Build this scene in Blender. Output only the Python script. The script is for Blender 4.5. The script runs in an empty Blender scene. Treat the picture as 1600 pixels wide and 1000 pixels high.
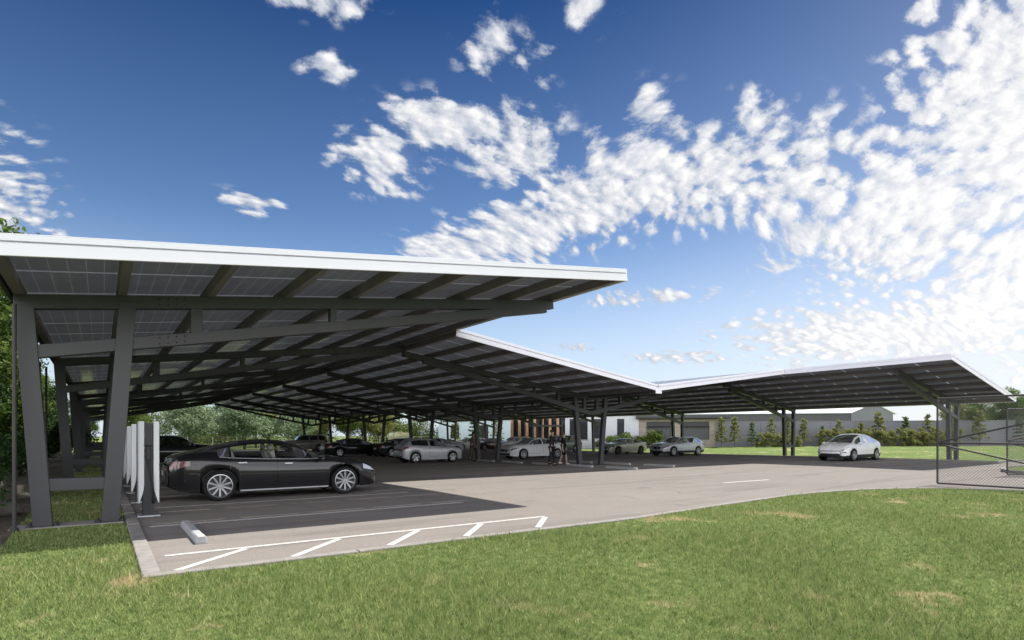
import bpy, bmesh, math, random
import numpy as np
from mathutils import Vector, Matrix, Euler

random.seed(7)
RNG = np.random.default_rng(11)
C = bpy.context.scene.collection
SC = bpy.context.scene
R = math.radians

# ------------------------------------------------------------------ camera
cam_d = bpy.data.cameras.new('camera')
cam = bpy.data.objects.new('camera', cam_d)
C.objects.link(cam)
cam.location = (0, 0, 1.55)
cam.rotation_euler = (R(90), 0, R(-35.42))
cam_d.sensor_width = 36
cam_d.lens = 36 * 903 / 1600
cam_d.shift_y = 179 / 1600
cam_d.clip_start = 0.1
cam_d.clip_end = 3000
SC.camera = cam
SC.view_settings.view_transform = 'Standard'
SC.view_settings.look = 'None'
SC.view_settings.exposure = 0.75
SC.view_settings.gamma = 1
SC.render.engine = 'CYCLES'
SC.cycles.max_bounces = 7
SC.cycles.diffuse_bounces = 4
SC.cycles.glossy_bounces = 3
SC.cycles.transparent_max_bounces = 12
SC.cycles.caustics_reflective = False
SC.cycles.caustics_refractive = False
SC.cycles.use_denoising = True

# ------------------------------------------------------------------ node helpers
class X:
    """a float socket with arithmetic, so formulas stay readable"""
    def __init__(s, nt, sock): s.nt, s.s = nt, sock
    def _m(s, op, *a, clamp=False):
        n = s.nt.nodes.new('ShaderNodeMath'); n.operation = op; n.use_clamp = clamp
        for i, v in enumerate((s,) + a):
            if isinstance(v, X): s.nt.links.new(v.s, n.inputs[i])
            else: n.inputs[i].default_value = v
        return X(s.nt, n.outputs[0])
    def __add__(s, o): return s._m('ADD', o)
    def __radd__(s, o): return s._m('ADD', o)
    def __sub__(s, o): return s._m('SUBTRACT', o)
    def __rsub__(s, o): return (s * -1) + o
    def __mul__(s, o): return s._m('MULTIPLY', o)
    def __rmul__(s, o): return s._m('MULTIPLY', o)
    def __truediv__(s, o): return s._m('DIVIDE', o)
    def fn(s, op, *a, **k): return s._m(op, *a, **k)
    def smooth(s, a, b, lo=0.0, hi=1.0):
        n = s.nt.nodes.new('ShaderNodeMapRange'); n.interpolation_type = 'SMOOTHSTEP'
        s.nt.links.new(s.s, n.inputs[0])
        for i, v in enumerate((a, b, lo, hi)): n.inputs[i + 1].default_value = v
        return X(s.nt, n.outputs[0])
    def lin(s, a, b, lo=0.0, hi=1.0):
        n = s.nt.nodes.new('ShaderNodeMapRange')
        s.nt.links.new(s.s, n.inputs[0])
        for i, v in enumerate((a, b, lo, hi)): n.inputs[i + 1].default_value = v
        return X(s.nt, n.outputs[0])

def col4(c): return (c[0], c[1], c[2], 1)
def mixc(nt, f, a, b):
    n = nt.nodes.new('ShaderNodeMix'); n.data_type = 'RGBA'
    for i, v in ((0, f), (6, a), (7, b)):
        if isinstance(v, X): nt.links.new(v.s, n.inputs[i])
        elif hasattr(v, 'is_output'): nt.links.new(v, n.inputs[i])
        elif i == 0: n.inputs[0].default_value = v
        else: n.inputs[i].default_value = col4(v)
    return n.outputs[2]
def noise(nt, vec, scale, detail=3, rough=.5, dist=0.0, dims='3D'):
    n = nt.nodes.new('ShaderNodeTexNoise'); n.noise_dimensions = dims
    if vec is not None: nt.links.new(vec, n.inputs['Vector'])
    n.inputs['Scale'].default_value = scale; n.inputs['Detail'].default_value = detail
    n.inputs['Roughness'].default_value = rough; n.inputs['Distortion'].default_value = dist
    return X(nt, n.outputs[0])

# ------------------------------------------------------------------ world: sky with altocumulus
SUN_DIR = Vector((0.555, -0.02, 1.0)).normalized()
W = bpy.data.worlds.new('World'); SC.world = W; W.use_nodes = True
W.cycles.sampling_method = 'MANUAL'; W.cycles.sample_map_resolution = 512
nt = W.node_tree; nt.nodes.clear()
wo = nt.nodes.new('ShaderNodeOutputWorld'); bg = nt.nodes.new('ShaderNodeBackground')
nt.links.new(bg.outputs[0], wo.inputs[0]); bg.inputs[1].default_value = 0.10
sky = nt.nodes.new('ShaderNodeTexSky'); sky.sky_type = 'NISHITA'; sky.sun_disc = False
sky.sun_elevation = math.asin(SUN_DIR.z); sky.sun_rotation = math.atan2(SUN_DIR.x, SUN_DIR.y)
sky.air_density = 1.0; sky.dust_density = 0.6; sky.ozone_density = 3.5; sky.altitude = 200
tc = nt.nodes.new('ShaderNodeTexCoord'); sp = nt.nodes.new('ShaderNodeSeparateXYZ')
nt.links.new(tc.outputs['Generated'], sp.inputs[0])
dx, dy, dz = (X(nt, sp.outputs[i]) for i in range(3))
az = dx.fn('ARCTAN2', dy) * (180 / math.pi)
el = dz.fn('MINIMUM', 1.0).fn('ARCSINE') * (180 / math.pi)
zz = dz.fn('MAXIMUM', 0.0) + 0.42
cmb = nt.nodes.new('ShaderNodeCombineXYZ')
nt.links.new((dx / zz).s, cmb.inputs[0]); nt.links.new((dy / zz).s, cmb.inputs[1])
PV = cmb.outputs[0]
BLOBS = [(77, 24, 6, 8, .98), (70, 18, 6, 5, .86), (62, 21, 5, 4, .80), (79, 11, 5, 6, .95), (54, 22.5, 5, 3, .80), (48, 23.5, 5, 3.2, .92), (43, 21.3, 5, 2.6, .98), (36, 19.4, 5, 2.0, 1.02), (30, 17.6, 4, 1.3, 1.02),
         (29, 28.2, 5.0, 1.7, .86), (23, 25, 3.6, 2.3, .80), (36, 26.5, 4, 2.6, .80), (33, 34, 2.6, 2, .62), (43, 36.5, 2.5, 2, .66), (38, 33, 2, 2, .55), (49, 28, 2.5, 2.2, .6), (58, 27, 2, 2, .55), (17.5, 31.2, 2.0, .9, .7), (17, 35.5, 4, 1, .7),
         (-7, 16, 3.5, 4.5, .70), (11, 20, 2.5, .8, .66), (49, 13, 6, .6, .6), (60, 15, 2, .6, .55), (68, 8.5, 10, 2.0, .92), (76, 9.5, 6, 3, 1.0), (42, 8.6, 1.6, .5, .62), (52, 7.4, 4, .6, .66),
         (130, 30, 25, 20, .8)]  # last blob: unseen cloud outside the view, added for lighting and reflections
M = None
for (a, e, sa, se, w) in BLOBS:
    q = ((az - a) * (1 / sa)).fn('POWER', 2.0) + ((el - e) * (1 / se)).fn('POWER', 2.0)
    g = (q * -0.5).fn('EXPONENT') * w
    M = g if M is None else M.fn('MAXIMUM', g)
# stretched, gently curling coordinates give the ripples of a mackerel sky
warp = nt.nodes.new('ShaderNodeTexNoise'); warp.inputs['Scale'].default_value = 1.1; warp.inputs['Detail'].default_value = 2
nt.links.new(PV, warp.inputs['Vector'])
wv = nt.nodes.new('ShaderNodeVectorMath'); wv.operation = 'MULTIPLY_ADD'; wv.inputs[1].default_value = (.45, .45, 0)
nt.links.new(warp.outputs['Color'], wv.inputs[0]); nt.links.new(PV, wv.inputs[2])
mp = nt.nodes.new('ShaderNodeMapping'); mp.inputs['Rotation'].default_value = (0, 0, R(35)); mp.inputs['Scale'].default_value = (1.0, 1.35, 1)
nt.links.new(wv.outputs[0], mp.inputs[0])
RV = mp.outputs[0]
n2 = noise(nt, PV, 2.6, 3, .5, .2)
def puffs(vec):
    a_ = noise(nt, vec, 25.0, 8, .60, .08)
    v_ = nt.nodes.new('ShaderNodeTexVoronoi'); v_.feature = 'SMOOTH_F1'; v_.inputs['Scale'].default_value = 26; v_.inputs['Smoothness'].default_value = .5
    nt.links.new(vec, v_.inputs['Vector'])
    return a_ * .95 - X(nt, v_.outputs[0]) * .52
of = nt.nodes.new('ShaderNodeVectorMath'); of.operation = 'ADD'; of.inputs[1].default_value = (.012, -.006, 0)
nt.links.new(RV, of.inputs[0])
pf = puffs(RV)
relief = ((pf - puffs(of.outputs[0])) * 2.6 + .55).fn('MINIMUM', 1.0).fn('MAXIMUM', 0.0)
fld = pf + n2 * .28 + M * .64
veil = M.smooth(.45, 1.1, 0, .5) * n2.lin(.3, .62)
dens = (fld.smooth(.525, .775) * M.smooth(.10, .38)).fn('MAXIMUM', veil)
core = fld.smooth(.60, .98)
n3 = noise(nt, RV, 21, 5, .6, .2)
tint = nt.nodes.new('ShaderNodeMix'); tint.data_type = 'RGBA'; tint.blend_type = 'MULTIPLY'; tint.inputs[0].default_value = 1
nt.links.new(sky.outputs[0], tint.inputs[6])
nt.links.new(mixc(nt, el.lin(3, 37), (.90, .96, 1.0), (.080, .200, .350)), tint.inputs[7])
hz = el.smooth(-2, 20, 1.0, 0.0)
skyc = mixc(nt, hz * .88, tint.outputs[2], (4.3, 4.85, 5.5))
cl = mixc(nt, (core * .45 + relief * .55) * n3.lin(.2, .55), (2.3, 2.7, 3.5), (6.5, 6.35, 6.2))
warm = ((az - 84) * (1 / 20)).fn('POWER', 2.0) * -0.5
glow = warm.fn('EXPONENT') * el.smooth(0, 40, .8, .35)
cl2 = mixc(nt, glow * .6, cl, (8.2, 7.9, 7.4))
skyg = mixc(nt, glow * el.smooth(0, 26, .75, .22), skyc, (6.3, 6.15, 6.0))
# unseen bright overcast added behind the viewer as fill for shaded fronts
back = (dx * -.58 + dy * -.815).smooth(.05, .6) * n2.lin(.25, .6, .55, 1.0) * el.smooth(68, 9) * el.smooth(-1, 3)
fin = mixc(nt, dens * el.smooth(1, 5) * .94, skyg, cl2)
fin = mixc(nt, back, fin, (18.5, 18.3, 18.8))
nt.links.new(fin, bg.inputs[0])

sun_d = bpy.data.lights.new('sun', 'SUN'); sun = bpy.data.objects.new('sun', sun_d); C.objects.link(sun)
sun_d.energy = 4.2; sun_d.angle = R(.8); sun_d.color = (1, .95, .87)
sun.rotation_euler = SUN_DIR.to_track_quat('Z', 'Y').to_euler()
sun.location = (0, 0, 60)

# ------------------------------------------------------------------ materials
MATS = {}
def new_mat(name):
    m = bpy.data.materials.new(name); m.use_nodes = True
    MATS[name] = m
    return m, m.node_tree, m.node_tree.nodes['Principled BSDF']
def pos(nt, kind='Object'):
    if kind == 'World':
        return nt.nodes.new('ShaderNodeNewGeometry').outputs['Position']
    return nt.nodes.new('ShaderNodeTexCoord').outputs[kind]
def mat(name, col, rough=.5, metal=0., spec=.5, var=0., vs=3., bump=0., bs=60., coat=0., emit=0.):
    m, nt, p = new_mat(name)
    p.inputs['Roughness'].default_value = rough; p.inputs['Metallic'].default_value = metal
    p.inputs['Specular IOR Level'].default_value = spec
    if coat: p.inputs['Coat Weight'].default_value = coat; p.inputs['Coat Roughness'].default_value = .03
    if var:
        f = noise(nt, pos(nt), vs, 4, .6)
        a = [c * (1 - var) for c in col]; b = [min(1, c * (1 + var)) for c in col]
        nt.links.new(mixc(nt, f.lin(.3, .7), a, b), p.inputs['Base Color'])
        nt.links.new((f * .2 + (rough - .1)).s, p.inputs['Roughness'])
    else: p.inputs['Base Color'].default_value = col4(col)
    if bump:
        b = nt.nodes.new('ShaderNodeBump'); b.inputs['Strength'].default_value = bump; b.inputs['Distance'].default_value = .01
        nt.links.new(noise(nt, pos(nt), bs, 3).s, b.inputs['Height']); nt.links.new(b.outputs[0], p.inputs['Normal'])
    return m

mat('steel', (.046, .046, .052), .45, 0, .5, .12, 1.5)
mat('purlin', (.165, .150, .158), .55, 0, .4, .12, 2)
mat('fascia', (.88, .87, .95), .4, 0, .5, .03, .8)
mat('alu', (.62, .64, .68), .3, .8)
mat('dark_plastic', (.018, .018, .02), .45, 0, .4)
mat('black_gloss', (.01, .01, .012), .12, 0, .5, coat=.5)
mat('rubber', (.018, .018, .018), .8, 0, .2)
mat('rim', (.40, .41, .43), .28, .8)
mat('lamp_smoke', (.20, .10, .10), .12, 0, .6, coat=.6)
mat('rim_dark', (.07, .07, .075), .35, .6)
mat('bright_trim', (.72, .73, .75), .38, .6)
mat('chrome', (.75, .76, .78), .1, 1)
mat('concrete', (.26, .245, .23), .9, 0, .2, .18, 5, .4, 90)
mat('concrete_pale', (.36, .37, .38), .85, 0, .2, .15, 4, .3, 70)
mat('white_plastic', (.74, .76, .79), .35, 0, .5, .03, 2)
mat('grey_core', (.035, .036, .04), .4)
mat('paint_white', (.50, .49, .475), .75, 0, .3, .22, 14)
mat('leather', (.55, .52, .47), .6)
mat('lamp_glass', (.6, .62, .66), .08, 0, .6, coat=.6)
mat('lamp_dark', (.09, .095, .10), .1, 0, .6, coat=.6)
mat('lamp_red', (.25, .012, .012), .15, 0, .5, coat=.6)
mat('skin', (.36, .25, .19), .55)
mat('skin_pale', (.48, .35, .28), .55)
mat('cloth_dark', (.018, .02, .026), .85, 0, .2)
mat('cloth_black', (.008, .008, .01), .85, 0, .2)
mat('cloth_brown', (.17, .125, .085), .85, 0, .2)
mat('cloth_tan', (.12, .09, .065), .85, 0, .2)
mat('hair_dark', (.012, .01, .009), .5)
mat('hair_red', (.28, .12, .06), .5)
mat('shoe_white', (.75, .74, .72), .5)
mat('bark', (.10, .075, .055), .9, 0, .2, .3, 8, .6, 30)
mat('plate', (.75, .76, .74), .4)
mat('plate_ink', (.02, .02, .03), .5)
mat('wire', (.14, .14, .14), .55, .3)
mat('gate_tube', (.045, .042, .042), .5, .2)
mat('wall_grey', (.215, .22, .245), .7, 0, .3, .08, .5)
mat('render_white', (.66, .67, .72), .75, 0, .3, .05, 1)
mat('window_dark', (.03, .034, .042), .12, 0, .5)
mat('panel_dark', (.085, .09, .10), .45, 0, .4, .05, 1)
mat('timber', (.60, .36, .24), .6, 0, .3, .18, 3)
mat('roof_dark', (.085, .088, .095), .55, 0, .4, .1, 1)
mat('roof_pale', (.62, .64, .66), .4, 0, .4, .05, .3)
mat('rock', (.15, .14, .115), .9, 0, .2, .3, 4, .8, 25)
mat('cabinet', (.09, .095, .105), .5, 0, .4, .06, 2)
mat('blue_board', (.52, .62, .69), .6, 0, .3, .05, 1)
mat('trim_dark', (.05, .05, .055), .5)

def car_paint(name, col, metal=0., rough=.22):
    m, nt, p = new_mat(name)
    p.inputs['Base Color'].default_value = col4(col); p.inputs['Metallic'].default_value = metal
    p.inputs['Roughness'].default_value = rough + .25; p.inputs['Specular IOR Level'].default_value = .2
    p.inputs['Coat Weight'].default_value = 1; p.inputs['Coat Roughness'].default_value = .012
    return m
car_paint('paint_black', (.007, .007, .0085), .1)
car_paint('paint_jet', (.006, .006, .007))
car_paint('paint_pearl', (.82, .83, .84))
car_paint('paint_silver', (.52, .54, .57), .55)
car_paint('paint_lightsilver', (.60, .62, .65), .35)
car_paint('paint_champagne', (.44, .44, .37), .45)
car_paint('paint_beige', (.34, .33, .30), .4)
car_paint('paint_maroon', (.055, .012, .014), .3)
car_paint('paint_grey', (.10, .11, .105), .5)
car_paint('paint_charcoal', (.028, .03, .034), .4)
car_paint('paint_bronze', (.10, .06, .04), .4)

def glass_mat(name, tint, refl=1.0):
    m = bpy.data.materials.new(name); m.use_nodes = True; MATS[name] = m
    nt = m.node_tree; nt.nodes.clear()
    o = nt.nodes.new('ShaderNodeOutputMaterial'); mx = nt.nodes.new('ShaderNodeMixShader')
    t = nt.nodes.new('ShaderNodeBsdfTransparent'); g = nt.nodes.new('ShaderNodeBsdfGlossy'); fr = nt.nodes.new('ShaderNodeFresnel')
    t.inputs[0].default_value = col4(tint); g.inputs['Roughness'].default_value = .02; fr.inputs[0].default_value = 1.5
    nt.links.new(fr.outputs[0], mx.inputs[0]); nt.links.new(t.outputs[0], mx.inputs[1]); nt.links.new(g.outputs[0], mx.inputs[2])
    nt.links.new(mx.outputs[0], o.inputs[0])
    return m
glass_mat('car_glass', (.80, .82, .82))
glass_mat('car_glass_dark', (.16, .17, .18))

def leaf_mat(name, c1, c2, trans=.35, rough=.6):
    m = bpy.data.materials.new(name); m.use_nodes = True; MATS[name] = m
    nt = m.node_tree; p = nt.nodes['Principled BSDF']; o = nt.nodes['Material Output']
    geo = nt.nodes.new('ShaderNodeNewGeometry')
    c = mixc(nt, X(nt, geo.outputs['Random Per Island']), c1, c2)
    nt.links.new(c, p.inputs['Base Color']); p.inputs['Roughness'].default_value = rough
    p.inputs['Specular IOR Level'].default_value = .25
    t = nt.nodes.new('ShaderNodeBsdfTranslucent'); nt.links.new(c, t.inputs[0])
    mx = nt.nodes.new('ShaderNodeMixShader'); mx.inputs[0].default_value = trans
    nt.links.new(p.outputs[0], mx.inputs[1]); nt.links.new(t.outputs[0], mx.inputs[2]); nt.links.new(mx.outputs[0], o.inputs[0])
    return m
leaf_mat('leaf_green', (.045, .10, .018), (.15, .22, .045), .42)
leaf_mat('leaf_deep', (.02, .05, .014), (.06, .11, .03))
leaf_mat('leaf_bright', (.07, .12, .02), (.17, .22, .05))
leaf_mat('leaf_silver', (.10, .16, .07), (.36, .45, .28), .3)
leaf_mat('leaf_olive', (.12, .15, .045), (.36, .36, .14), .45)
leaf_mat('leaf_wood', (.05, .10, .02), (.20, .24, .05), .35)
leaf_mat('leaf_cream', (.25, .28, .14), (.62, .60, .44), .25)

def dry_mask(nt):
    P = pos(nt, 'World')
    big = noise(nt, P, .22, 3, .6)
    sm = noise(nt, P, 1.1, 4, .62, .6)
    return ((sm * .68 + big * .42).smooth(.625, .69), big, P)
def grass_cols(nt, dark=1.0):
    dry, big, P = dry_mask(nt)
    fine = noise(nt, P, 7, 5, .75)
    a = mixc(nt, big.lin(.3, .7), (.082 * dark, .145 * dark, .034 * dark), (.150 * dark, .226 * dark, .060 * dark))
    b = mixc(nt, fine.smooth(.38, .66), a, (.285 * dark, .350 * dark, .125 * dark))
    return mixc(nt, dry * .85, b, (.56 * dark, .45 * dark, .27 * dark)), P
m, nt, p = new_mat('lawn')
c, P = grass_cols(nt, .8)
nt.links.new(c, p.inputs['Base Color']); p.inputs['Roughness'].default_value = .95; p.inputs['Specular IOR Level'].default_value = .1
b = nt.nodes.new('ShaderNodeBump'); b.inputs['Strength'].default_value = .9; b.inputs['Distance'].default_value = .05
nt.links.new(noise(nt, P, 26, 4, .7).s, b.inputs['Height']); nt.links.new(b.outputs[0], p.inputs['Normal'])
m = bpy.data.materials.new('grass_blade'); m.use_nodes = True; MATS['grass_blade'] = m
nt = m.node_tree; p = nt.nodes['Principled BSDF']
c, P = grass_cols(nt, 1.0)
geo = nt.nodes.new('ShaderNodeNewGeometry')
rnd = X(nt, geo.outputs['Random Per Island'])
c = mixc(nt, rnd.lin(0, 1, 0, .6), c, (.36, .40, .155))
c = mixc(nt, rnd.smooth(.0, .22, .55, 0), c, (.04, .075, .015))
c = mixc(nt, rnd.smooth(.90, .97, 0, .7), c, (.52, .45, .26))
nt.links.new(c, p.inputs['Base Color']); p.inputs['Roughness'].default_value = .6; p.inputs['Specular IOR Level'].default_value = .25
t = nt.nodes.new('ShaderNodeBsdfTranslucent'); nt.links.new(c, t.inputs[0])
mx = nt.nodes.new('ShaderNodeMixShader'); mx.inputs[0].default_value = .3
nt.links.new(p.outputs[0], mx.inputs[1]); nt.links.new(t.outputs[0], mx.inputs[2]); nt.links.new(mx.outputs[0], nt.nodes['Material Output'].inputs[0])

m, nt, p = new_mat('asphalt')
P = pos(nt, 'World')
lo = noise(nt, P, .16, 4, .6); md = noise(nt, P, 1.3, 5, .65); fi = noise(nt, P, 75, 2, .6); sp2 = noise(nt, P, 28, 3, .7)
c = mixc(nt, (lo * .55 + md * .45).lin(.3, .7), (.168, .152, .139), (.226, .204, .186))
c = mixc(nt, fi.lin(.35, .65) * .6, c, (.30, .28, .26))
c = mixc(nt, sp2.smooth(.56, .70) * .35, c, (.09, .083, .08))
vc = nt.nodes.new('ShaderNodeTexVoronoi'); vc.feature = 'DISTANCE_TO_EDGE'; vc.inputs['Scale'].default_value = .22
wj = nt.nodes.new('ShaderNodeVectorMath'); wj.operation = 'MULTIPLY_ADD'; wj.inputs[1].default_value = (1.6, 1.6, 0)
wn = nt.nodes.new('ShaderNodeTexNoise'); wn.inputs['Scale'].default_value = 1.1; wn.inputs['Detail'].default_value = 6; nt.links.new(P, wn.inputs['Vector'])
nt.links.new(wn.outputs['Color'], wj.inputs[0]); nt.links.new(P, wj.inputs[2]); nt.links.new(wj.outputs[0], vc.inputs['Vector'])
c = mixc(nt, X(nt, vc.outputs['Distance']).smooth(.0, .010, .26, 0) * lo.smooth(.48, .62), c, (.045, .042, .04))
ps = nt.nodes.new('ShaderNodeSeparateXYZ'); nt.links.new(P, ps.inputs[0])
py_ = X(nt, ps.outputs[1]); px_ = X(nt, ps.outputs[0])
stn = nt.nodes.new('ShaderNodeCombineXYZ'); nt.links.new((px_ * .16).s, stn.inputs[0]); nt.links.new((py_ * 1.5).s, stn.inputs[1])
c = mixc(nt, noise(nt, stn.outputs[0], 1.0, 4, .6).smooth(.5, .68, 0, .34), c, (.095, .088, .084))
oil = noise(nt, P, .9, 2, .5)
c = mixc(nt, oil.smooth(.68, .78, 0, .5), c, (.06, .056, .054))
nt.links.new(c, p.inputs['Base Color']); p.inputs['Roughness'].default_value = .92; p.inputs['Specular IOR Level'].default_value = .08
b = nt.nodes.new('ShaderNodeBump'); b.inputs['Strength'].default_value = .5; b.inputs['Distance'].default_value = .008
nt.links.new(fi.s, b.inputs['Height']); nt.links.new(b.outputs[0], p.inputs['Normal'])

m, nt, p = new_mat('mulch')
P = pos(nt, 'World')
f1 = noise(nt, P, 22, 4, .75); f2 = noise(nt, P, 2.2, 3)
c = mixc(nt, f1.smooth(.38, .66), (.045, .032, .022), (.20, .15, .10))
c = mixc(nt, f2.smooth(.55, .65) * .6, c, (.05, .075, .02))
nt.links.new(c, p.inputs['Base Color']); p.inputs['Roughness'].default_value = .95
b = nt.nodes.new('ShaderNodeBump'); b.inputs['Strength'].default_value = 1; b.inputs['Distance'].default_value = .06
nt.links.new(f1.s, b.inputs['Height']); nt.links.new(b.outputs[0], p.inputs['Normal'])

m, nt, p = new_mat('brick')
bt = nt.nodes.new('ShaderNodeTexBrick'); nt.links.new(pos(nt, 'UV'), bt.inputs['Vector'])
bt.inputs['Color1'].default_value = (.42, .36, .29, 1); bt.inputs['Color2'].default_value = (.30, .26, .22, 1); bt.inputs['Mortar'].default_value = (.40, .38, .35, 1)
bt.inputs['Scale'].default_value = 1; bt.inputs['Brick Width'].default_value = .42; bt.inputs['Row Height'].default_value = .19; bt.inputs['Mortar Size'].default_value = .018
nt.links.new(bt.outputs[0], p.inputs['Base Color']); p.inputs['Roughness'].default_value = .9

# photovoltaic glass: dark cells in a pale translucent grid
m = bpy.data.materials.new('solar_glass'); m.use_nodes = True; MATS['solar_glass'] = m
nt = m.node_tree; p = nt.nodes['Principled BSDF']
uvs = nt.nodes.new('ShaderNodeSeparateXYZ'); nt.links.new(pos(nt, 'UV'), uvs.inputs[0])
u, v = X(nt, uvs.outputs[0]), X(nt, uvs.outputs[1])
def lines(a, n, w):
    f = (a * n).fn('FRACT'); return (f - .5).fn('ABSOLUTE').fn('GREATER_THAN', .5 - w)
edge = ((u - .5).fn('ABSOLUTE').fn('GREATER_THAN', .474)).fn('MAXIMUM', (v - .5).fn('ABSOLUTE').fn('GREATER_THAN', .485))
grid = lines(u, 6, .016).fn('MAXIMUM', lines(v, 20, .012) * .22)
geo = nt.nodes.new('ShaderNodeNewGeometry')
var = noise(nt, geo.outputs['Position'], .9, 3)
nt.links.new(mixc(nt, var.lin(.3, .7), (.082, .085, .118), (.160, .163, .195)), p.inputs['Base Color'])
p.inputs['Roughness'].default_value = .14; p.inputs['Specular IOR Level'].default_value = .65
t = nt.nodes.new('ShaderNodeBsdfTranslucent'); t.inputs[0].default_value = (.72, .74, .78, 1)
mx = nt.nodes.new('ShaderNodeMixShader'); nt.links.new((edge * .5).fn('MAXIMUM', grid * .36).fn('MAXIMUM', .155).s, mx.inputs[0])
nt.links.new(p.outputs[0], mx.inputs[1]); nt.links.new(t.outputs[0], mx.inputs[2]); nt.links.new(mx.outputs[0], nt.nodes['Material Output'].inputs[0])

# ------------------------------------------------------------------ mesh helpers
ORG = {}
class MB:
    def __init__(s): s.v, s.f, s.m, s.uv = [], [], [], None
    def add(s, vs, fs, mi=0):
        o = len(s.v); s.v += [tuple(q) for q in vs]; s.f += [[i + o for i in f] for f in fs]; s.m += [mi] * len(fs); return s
    def box(s, x0, x1, y0, y1, z0, z1, mi=0):
        vs = [(x, y, z) for z in (z0, z1) for y in (y0, y1) for x in (x0, x1)]
        return s.add(vs, [(0, 2, 3, 1), (4, 5, 7, 6), (0, 1, 5, 4), (2, 6, 7, 3), (0, 4, 6, 2), (1, 3, 7, 5)], mi)
    def bar(s, a, b, w, h, up=(0, 0, 1), mi=0):
        a, b = Vector(a), Vector(b); d = (b - a).normalized(); up = Vector(up)
        sx = d.cross(up)
        if sx.length < 1e-4: sx = d.cross(Vector((1, 0, 0)))
        sx.normalize(); uz = sx.cross(d).normalized()
        vs = []
        for q in (a, b):
            for i, j in ((-1, -1), (1, -1), (1, 1), (-1, 1)): vs.append(q + sx * i * w / 2 + uz * j * h / 2)
        return s.add(vs, [(0, 3, 2, 1), (4, 5, 6, 7), (0, 1, 5, 4), (1, 2, 6, 5), (2, 3, 7, 6), (3, 0, 4, 7)], mi)
    def tube(s, pts, rs, n=8, mi=0, caps=True):
        pts = [Vector(q) for q in pts]
        if not hasattr(rs, '__len__'): rs = [rs] * len(pts)
        vs, fs = [], []
        ref = None
        for i, q in enumerate(pts):
            d = (pts[min(i + 1, len(pts) - 1)] - pts[max(i - 1, 0)]).normalized()
            if ref is None: ref = d.cross(Vector((0, 0, 1))) if abs(d.z) < .9 else d.cross(Vector((1, 0, 0)))
            a = (ref - d * ref.dot(d)).normalized(); ref = a; bb = d.cross(a)
            for k in range(n):
                t = 2 * math.pi * k / n; vs.append(q + (a * math.cos(t) + bb * math.sin(t)) * rs[i])
        for i in range(len(pts) - 1):
            for k in range(n): fs.append((i * n + k, i * n + (k + 1) % n, (i + 1) * n + (k + 1) % n, (i + 1) * n + k))
        if caps: fs += [tuple(range(n - 1, -1, -1)), tuple(range((len(pts) - 1) * n, len(pts) * n))]
        return s.add(vs, fs, mi)
    def lathe_y(s, prof, n=32, c=(0, 0, 0), mi=0):
        """prof: (radius, y) around the y axis"""
        vs, fs = [], []
        for k in range(n):
            t = 2 * math.pi * k / n
            for (r, y) in prof: vs.append((c[0] + r * math.cos(t), c[1] + y, c[2] + r * math.sin(t)))
        m = len(prof)
        for k in range(n):
            for i in range(m - 1): fs.append((k * m + i, k * m + i + 1, ((k + 1) % n) * m + i + 1, ((k + 1) % n) * m + i))
        return s.add(vs, fs, mi)
    def prism(s, poly, axis, a0, a1, mi=0):
        """poly in the two other axes; axis 0/1/2"""
        n = len(poly); vs = []
        for a in (a0, a1):
            for (p0, p1) in poly:
                q = [p0, p1]; q.insert(axis, a); vs.append(q)
        fs = [tuple(range(n)), tuple(range(2 * n - 1, n - 1, -1))] + [(i, (i + 1) % n, n + (i + 1) % n, n + i) for i in range(n)]
        return s.add(vs, fs, mi)
    def ellipsoid(s, c, r, nu=16, nv=10, mi=0):
        vs = [(c[0], c[1], c[2] - r[2])]; fs = []
        for j in range(1, nv):
            ph = -math.pi / 2 + math.pi * j / nv
            for i in range(nu):
                t = 2 * math.pi * i / nu
                vs.append((c[0] + r[0] * math.cos(ph) * math.cos(t), c[1] + r[1] * math.cos(ph) * math.sin(t), c[2] + r[2] * math.sin(ph)))
        vs.append((c[0], c[1], c[2] + r[2])); last = len(vs) - 1
        for i in range(nu):
            fs.append((0, 1 + (i + 1) % nu, 1 + i)); b = 1 + (nv - 2) * nu; fs.append((last, b + i, b + (i + 1) % nu))
            for j in range(nv - 2):
                a = 1 + j * nu; fs.append((a + i, a + (i + 1) % nu, a + nu + (i + 1) % nu, a + nu + i))
        return s.add(vs, fs, mi)
    def build(s, name, mats, parent=None, smooth=None, bevel=0, fix=True, mesh=None):
        me = bpy.data.meshes.new(name)
        o = ORG.get(parent.name, Vector((0, 0, 0))) if parent else Vector((0, 0, 0))
        me.from_pydata([(q[0] - o.x, q[1] - o.y, q[2] - o.z) for q in s.v], [], s.f)
        if isinstance(mats, str): mats = [mats]
        for mm in mats: me.materials.append(MATS[mm])
        if len(mats) > 1: me.polygons.foreach_set('material_index', s.m)
        if s.uv:
            ul = me.uv_layers.new(name='UVMap'); ul.data.foreach_set('uv', np.array(s.uv, dtype=np.float32).ravel())
        if fix and not s.uv:
            bm = bmesh.new(); bm.from_mesh(me); bmesh.ops.recalc_face_normals(bm, faces=bm.faces); bm.to_mesh(me); bm.free()
        if smooth is not None:
            me.polygons.foreach_set('use_smooth', [True] * len(me.polygons)); me.set_sharp_from_angle(angle=R(smooth))
        ob = bpy.data.objects.new(name, me); C.objects.link(ob)
        if parent: ob.parent = parent; ORG[ob.name] = o
        if bevel:
            bv = ob.modifiers.new('bevel', 'BEVEL'); bv.width = bevel; bv.segments = 2; bv.limit_method = 'ANGLE'
        return ob

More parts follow.
